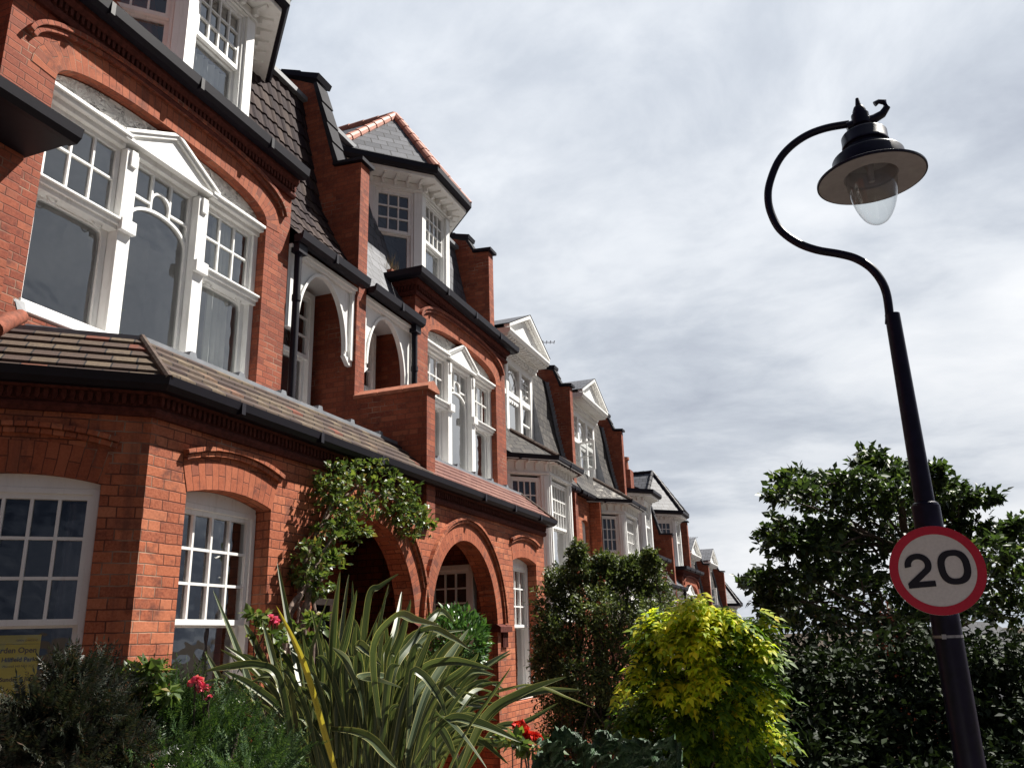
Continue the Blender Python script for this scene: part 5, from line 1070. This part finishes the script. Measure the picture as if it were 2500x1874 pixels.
LV = [[(590, 1250), (575, 900), (500, 520), (410, 40)], [(420, 1250), (330, 960), (250, 740), (160, 490), (45, 205)], [(760, 1300), (725, 760), (735, 420), (770, 100)], [(780, 1300), (760, 750), (790, 400), (820, 115)], [(770, 1250), (740, 740), (800, 480), (865, 205)],
 [(860, 1300), (865, 900), (900, 600), (940, 250), (1000, 190), (1105, 115)], [(930, 1300), (960, 640), (1000, 420), (1048, 170)], [(980, 1300), (1005, 700), (1085, 430), (1120, 215)], [(1010, 1300), (1040, 700), (1110, 480), (1172, 258)], [(900, 1250), (945, 700), (960, 540), (975, 375)], [(640, 1250), (610, 650), (640, 470), (705, 250)], [(600, 1250), (430, 900), (310, 620), (235, 390)], [(560, 1250), (450, 850), (380, 560), (328, 385)],
 [(420, 1300), (290, 1060), (80, 700), (0, 555)], [(400, 1250), (300, 930), (180, 770), (90, 685)], [(520, 1250), (420, 800), (280, 500), (225, 400)], [(500, 1100), (420, 720), (300, 640), (130, 650), (0, 672)], [(560, 1260), (520, 1000), (470, 920), (420, 935), (345, 1080)], [(700, 1300), (690, 1100), (705, 915), (740, 905), (700, 1190)], [(900, 1200), (900, 860), (830, 640), (725, 535)], [(1080, 720), (1000, 700), (880, 712), (1000, 735), (1118, 766)], [(880, 1100), (900, 800), (870, 535), (930, 560), (1010, 640)], [(1000, 1000), (960, 560), (1090, 366), (1200, 385), (1345, 416)], [(1100, 1000), (1120, 560), (1270, 435), (1400, 480), (1512, 552)],
 [(1060, 1000), (1150, 640), (1260, 480), (1480, 436)], [(1150, 1150), (1260, 800), (1380, 600), (1502, 428)], [(1350, 1300), (1480, 1010), (1600, 830), (1742, 640)], [(1250, 1000), (1400, 760), (1600, 640), (1738, 550)], [(1330, 1250), (1520, 880), (1770, 765), (1900, 765), (2050, 820), (2212, 880)], [(1400, 1250), (1640, 900), (1880, 785), (2145, 777)], [(1450, 1250), (1600, 930), (1800, 800), (2060, 700)], [(1480, 1250), (1650, 1000), (1820, 960), (2012, 848)], [(1180, 1000), (1220, 690), (1400, 615), (1645, 662)], [(1150, 1200), (1170, 720), (1230, 690), (1320, 800), (1375, 925)], [(1300, 1300), (1290, 950), (1340, 930), (1460, 1040), (1605, 1225)], [(1200, 1200), (1380, 955), (1560, 970), (1800, 1075)], [(1200, 1250), (1420, 1090), (1650, 1080), (1885, 1100)], [(1200, 1250), (1260, 1000), (1330, 990), (1390, 1080), (1440, 1225)], [(1420, 1150), (1490, 1048), (1590, 1070), (1730, 1200)], [(720, 1000), (850, 1015), (950, 1060), (1040, 1160), (1100, 1230)], [(960, 1300), (1000, 1180), (1060, 1110), (1112, 1048)], [(860, 1200), (862, 850), (885, 760), (930, 775), (970, 838)], [(1150, 1250), (1200, 800), (1330, 740), (1470, 850), (1600, 870)], [(1000, 1250), (1060, 700), (1180, 500), (1330, 330), (1420, 400)], [(660, 1250), (655, 850), (660, 600), (600, 300)], [(700, 1250), (770, 800), (840, 500), (840, 150)], [(560, 1250), (500, 760), (420, 620)], [(820, 1250), (830, 860), (910, 560), (1060, 190)], [(940, 1250), (1090, 820), (1170, 560)], [(1040, 1250), (1150, 900), (1450, 680), (1560, 560)], [(1300, 1200), (1450, 900), (1560, 780), (1700, 830)], [(1000, 1250), (1130, 1000), (1240, 1100), (1300, 1240)]]
mb = MB(); my = MB()
for i, l in enumerate(LV):
    d0 = 3.0+rng.uniform(-.45, .5); dd = rng.uniform(-.3, .3)
    ribbon(mb, [at(*zf(*q), d0+dd*k) for k, q in enumerate(l)], rng.uniform(.022, .031), rng.uniform(-.7, .7), i)
for i in range(330):                                                # filling leaves of the clump
    bx, by = rng.uniform(480, 1300), rng.uniform(1150, 1300); lean = (bx-880)/620+rng.normal()*.33; h = rng.uniform(330, 860)*(1-.30*min(2, abs(lean))); d0 = 3.1+rng.uniform(-.3, .8)
    p1 = (bx+lean*h*.25, by-h*.5); p2 = (bx+lean*h*.62, by-h*(.9-.1*abs(lean))); p3 = (bx+lean*h*.95+rng.uniform(-30, 30), by-h*rng.uniform(.85, 1.15)*(1-.3*max(0, abs(lean)-.4)))
    ribbon(mb, [at(*zf(*q), d0) for q in ((bx, by), p1, p2, p3)], rng.uniform(.017, .027), rng.uniform(-.8, .8), i+60)
for l in ([(760, 1300), (690, 1060), (560, 620), (405, 295)],): ribbon(my, [at(*zf(*q), 2.75) for q in l], .020, .3, 3)
b_ = Vector((2.95, .98, 0))
for k in range(30): e = rng.normal(0, .16, 2); q = at(*zf(rng.uniform(500, 1350), 1230), 3.05); ribbon(mb, [b_+Vector((e[0], e[1], 0)), b_.lerp(q, .5), q, q+Vector((0, 0, .2))], .05, 0, k)
mb.build('leaves', 'flax', FX, smooth=True); my.build('yellow_leaves', 'flax_yellow', FX, smooth=True)
# --- needle shrubs at the lower left
def needles(name, parent, regs, mt, n, tl, nl, nw):
    P_, D_, N_, L_, W_ = [], [], [], [], []
    for (x, y, rx, ry, d), w in regs:
        c = np.array(at(x, y, d)); s_ = d/FPX; m = int(n*w); o = unit(m); st = c+o*np.array((rx, rx, ry))*s_*rng.uniform(.25, .85, (m, 1)); dr = o*.8+unit(m)*.6; dr[:, 2] += .55; dr /= np.linalg.norm(dr, axis=1, keepdims=True)
        for p, v in zip(st, dr):
            sd = np.cross(v, unit(1)[0]); sd /= np.linalg.norm(sd)+1e-9; up = np.cross(sd, v); ln = tl*rng.uniform(.6, 1.3)
            for k in range(16):
                f = k/16; q = p+v*ln*f-up*ln*.15*f*f
                for sg in (-1, 1): P_.append(q); D_.append(v*.55+sg*sd+up*rng.normal()*.25); N_.append(up); L_.append(nl*(1-.45*f)*rng.uniform(.8, 1.2)); W_.append(nw)
            P_.append(p+v*ln-up*ln*.15); D_.append(v); N_.append(up); L_.append(nl); W_.append(nw)
    return leafmesh(name, P_, D_, N_, L_, W_, mt, parent, .05)
Y1 = thing('yew_bush', 'fresh green yew bush with feathery sprays, left of the striped flax', 'shrub', tuple(at(470, 2000, 2.4)))
needles('foliage', Y1, [((360, 1720, 60, 70, 2.35), .5), ((430, 1740, 90, 60, 2.4), .9), ((340, 1800, 90, 90, 2.3), 1), ((460, 1820, 110, 90, 2.35), 1.2), ((570, 1830, 100, 80, 2.4), 1), ((660, 1860, 80, 50, 2.4), .6), ((520, 1750, 60, 50, 2.45), .5), ((400, 1880, 160, 60, 2.2), 1), ((600, 1890, 140, 50, 2.25), .8)], 'yew', 150, .085, .019, .0042)
Y2 = thing('yew_bush', 'dark bronze needled bush below the yellow notice at the lower left', 'shrub', tuple(at(120, 2000, 2.1)))
needles('foliage', Y2, [((178, 1672, 42, 45, 2.1), .6), ((95, 1745, 60, 45, 2.0), .5), ((245, 1690, 50, 50, 2.2), .6), ((50, 1800, 90, 60, 2.0), 1), ((170, 1750, 100, 80, 2.05), 1.2), ((270, 1780, 70, 80, 2.15), .9), ((40, 1840, 110, 60, 1.95), 1), ((170, 1850, 120, 60, 2.0), 1.1), ((290, 1850, 80, 60, 2.1), .8)], 'brown_yew', 170, .075, .020, .0040)
for T_, xs2 in ((Y1, (360, 460, 580)), (Y2, (60, 170, 260))):
    mb = MB(); b0 = Vector(T_.location); b0.z = 0
    for x in xs2: limb(mb, b0, at(x, 1790, 2.3), .016, .005, .08)
    mb.build('stem', 'bark', T_)
# --- roses and red blooms
def bloom(parent, p, r, mt, k=34):
    o = unit(k); f = np.linspace(.15, 1, k)[:, None]; o[:, 2] = np.abs(o[:, 2])*.8+.1*(1-f[:, 0]); o /= np.linalg.norm(o, axis=1, keepdims=True)
    return leafmesh('flower', np.array(p)+o*r*.25*f, o+unit(k)*.3, np.cross(o, unit(k)), np.full(k, r*.85)*f[:, 0]**.5, np.full(k, r*1.0), mt, parent, -.25, .35, .55)
def rose(label, blooms, mt, leafpx, d, cat_='rose'):
    T_ = thing('rose_bush', label, cat_, tuple(at(blooms[0][0], 2050, d))); mb = MB(); b0 = Vector(T_.location); b0.z = 0
    for x, y, r in blooms: p = at(x, y, d); bloom(T_, p, r, mt); limb(mb, b0, p, .006, .003, .06, 8)
    for x, y, *_ in leafpx: limb(mb, b0, at(x, y, d), .005, .002, .06, 8)
    mb.build('stem', 'bark', T_); leafmesh('foliage', *cat([clump_leaves(c, r, 60, 5, .042, .6, .3) for c, r in px2w([(*q, d) for q in leafpx], .1)]), 'climber', T_); return T_
rose('rose bush with two crimson pink blooms among the green yew sprays', [(476, 1668, .026), (493, 1684, .024), (505, 1708, .009), (512, 1700, .008)], 'petal', [(370, 1640, 30, 16), (330, 1655, 25, 20), (365, 1690, 30, 20), (410, 1690, 20, 15)], 2.35)
rose('rose with a single open pink bloom in front of the sunlit brick and sash window', [(663, 1516, .036), (654, 1520, .026), (672, 1519, .026)], 'petal', [(625, 1500, 25, 14), (650, 1545, 40, 22), (690, 1545, 40, 24), (740, 1535, 30, 26), (770, 1510, 26, 26), (700, 1580, 40, 24)], 3.6)
rose('low plant with bright red flowers half hidden behind the flax leaves', [(1268, 1775, .030), (1282, 1788, .030), (1300, 1800, .030), (1310, 1805, .026), (1275, 1800, .024)], 'petal_red', [(1250, 1810, 40, 18), (1320, 1830, 40, 18)], 2.9, 'flowers')
# --- large crinkled leaves at the bottom edge
BL = thing('broad_leaved_plant', 'plant with big crinkled dark leaves at the bottom edge before the golden shrub', 'plant', tuple(at(1480, 2100, 2.1)))
mb = MB()
for i, (x0, y0, x1, y1, w, cu) in enumerate([(1350, 1880, 1310, 1800, .085, .5), (1340, 1830, 1420, 1800, .08, .3), (1430, 1890, 1400, 1800, .08, .6), (1450, 1850, 1490, 1785, .075, .5), (1500, 1880, 1500, 1780, .07, .2), (1520, 1890, 1585, 1800, .085, .4), (1560, 1880, 1565, 1800, .07, .3), (1590, 1830, 1655, 1870, .06, .9), (1600, 1890, 1560, 1830, .08, .4), (1300, 1900, 1340, 1840, .08, .5), (1470, 1910, 1440, 1830, .09, .4), (1530, 1920, 1520, 1850, .09, .4), (1640, 1910, 1600, 1850, .08, .5), (1380, 1910, 1370, 1850, .09, .4)]):
    d = 2.1+rng.uniform(-.12, .15); p, q = Vector(at(x0, y0, d)), Vector(at(x1, y1, d-.03)); n = 16; ax = (q-p); sd = ax.cross(Vector((.8+rng.uniform(-.3, .3), rng.uniform(-.5, .3), rng.uniform(.2, .9)))).normalized(); nn = sd.cross(ax).normalized(); rows = []
    for k in range(n+1):
        f = k/n; c = p+ax*f+nn*cu*.05*math.sin(f*3)-Vector((0, 0, cu*.04*f*f)); ww = w*.42*math.sin(math.pi*min(.985, .06+f*.93))**.75*(1+.09*math.sin(k*2.2+i))
        rows.append([c+sd*ww*e+nn*(.022*abs(e)**1.3-.02*max(0, abs(e)-.6)+.007*math.sin(k*1.3+e*6+i)+.005*math.sin(k*2.9-e*9)) for e in (-1, -.8, -.6, -.4, -.2, 0, .2, .4, .6, .8, 1)])
    for k in range(n):
        for e in range(10): mb.face([rows[k][e], rows[k][e+1], rows[k+1][e+1], rows[k+1][e]], [(e/10, k/16), (e/10+.1, k/16), (e/10+.1, k/16+.06), (e/10, k/16+.06)])
mb.build('leaves', 'broad', BL, smooth=True)
mb = MB(); b0 = Vector(BL.location); b0.z = 0
for x in (1350, 1450, 1530, 1620): limb(mb, b0, at(x, 1890, 2.12), .01, .006, .05)
mb.build('stem', 'bark', BL)
# --- dry plant on the parapet, houseplant behind glass
DP = thing('potted_plant', 'dry grassy plant in a clay trough on the parapet under the second dormer', 'plant', tuple(onY(957, 668, 5.86)))
p0 = Vector(onY(950, 664, 5.86)); m = MB(); zb = p0.z-.02; m.prism_x([(5.81, zb-.06), (5.91, zb-.06), (5.93, zb+.05), (5.79, zb+.05)], p0.x-.04, p0.x+.22); m.build('trough', 'terracotta', DP)
k = 60; P_ = np.array((p0.x+.09, 5.86, zb+.04))+rng.uniform(-1, 1, (k, 3))*np.array((.13, .05, .0)); D_ = unit(k)*.45; D_[:, 2] = 1; leafmesh('foliage', P_, D_, unit(k), rng.uniform(.08, .34, k), np.full(k, .006), 'dry', DP)
HP = thing('house_plant', 'pale leggy houseplant behind the middle pane of the big arched window', 'plant', (5.12, 5.68, 4.18))
k = 16; P_ = np.array((5.13, 5.68, 4.25))+rng.uniform(0, 1, (k, 3))*np.array((.10, .06, .35)); D_ = unit(k); D_[:, 2] = np.abs(D_[:, 2])+.3; leafmesh('foliage', P_, D_, unit(k), rng.uniform(.05, .11, k), rng.uniform(.015, .035, k), 'climber', HP)
m = MB(); limb(m, (5.14, 5.70, 4.24), (5.08, 5.66, 4.75), .005, .003, .2); m.lathe([(0, 4.19), (.05, 4.19), (.065, 4.28), (.055, 4.27), (0, 4.26)], (5.14, 5.70, 0), 14); m.build('stem', 'terracotta', HP)
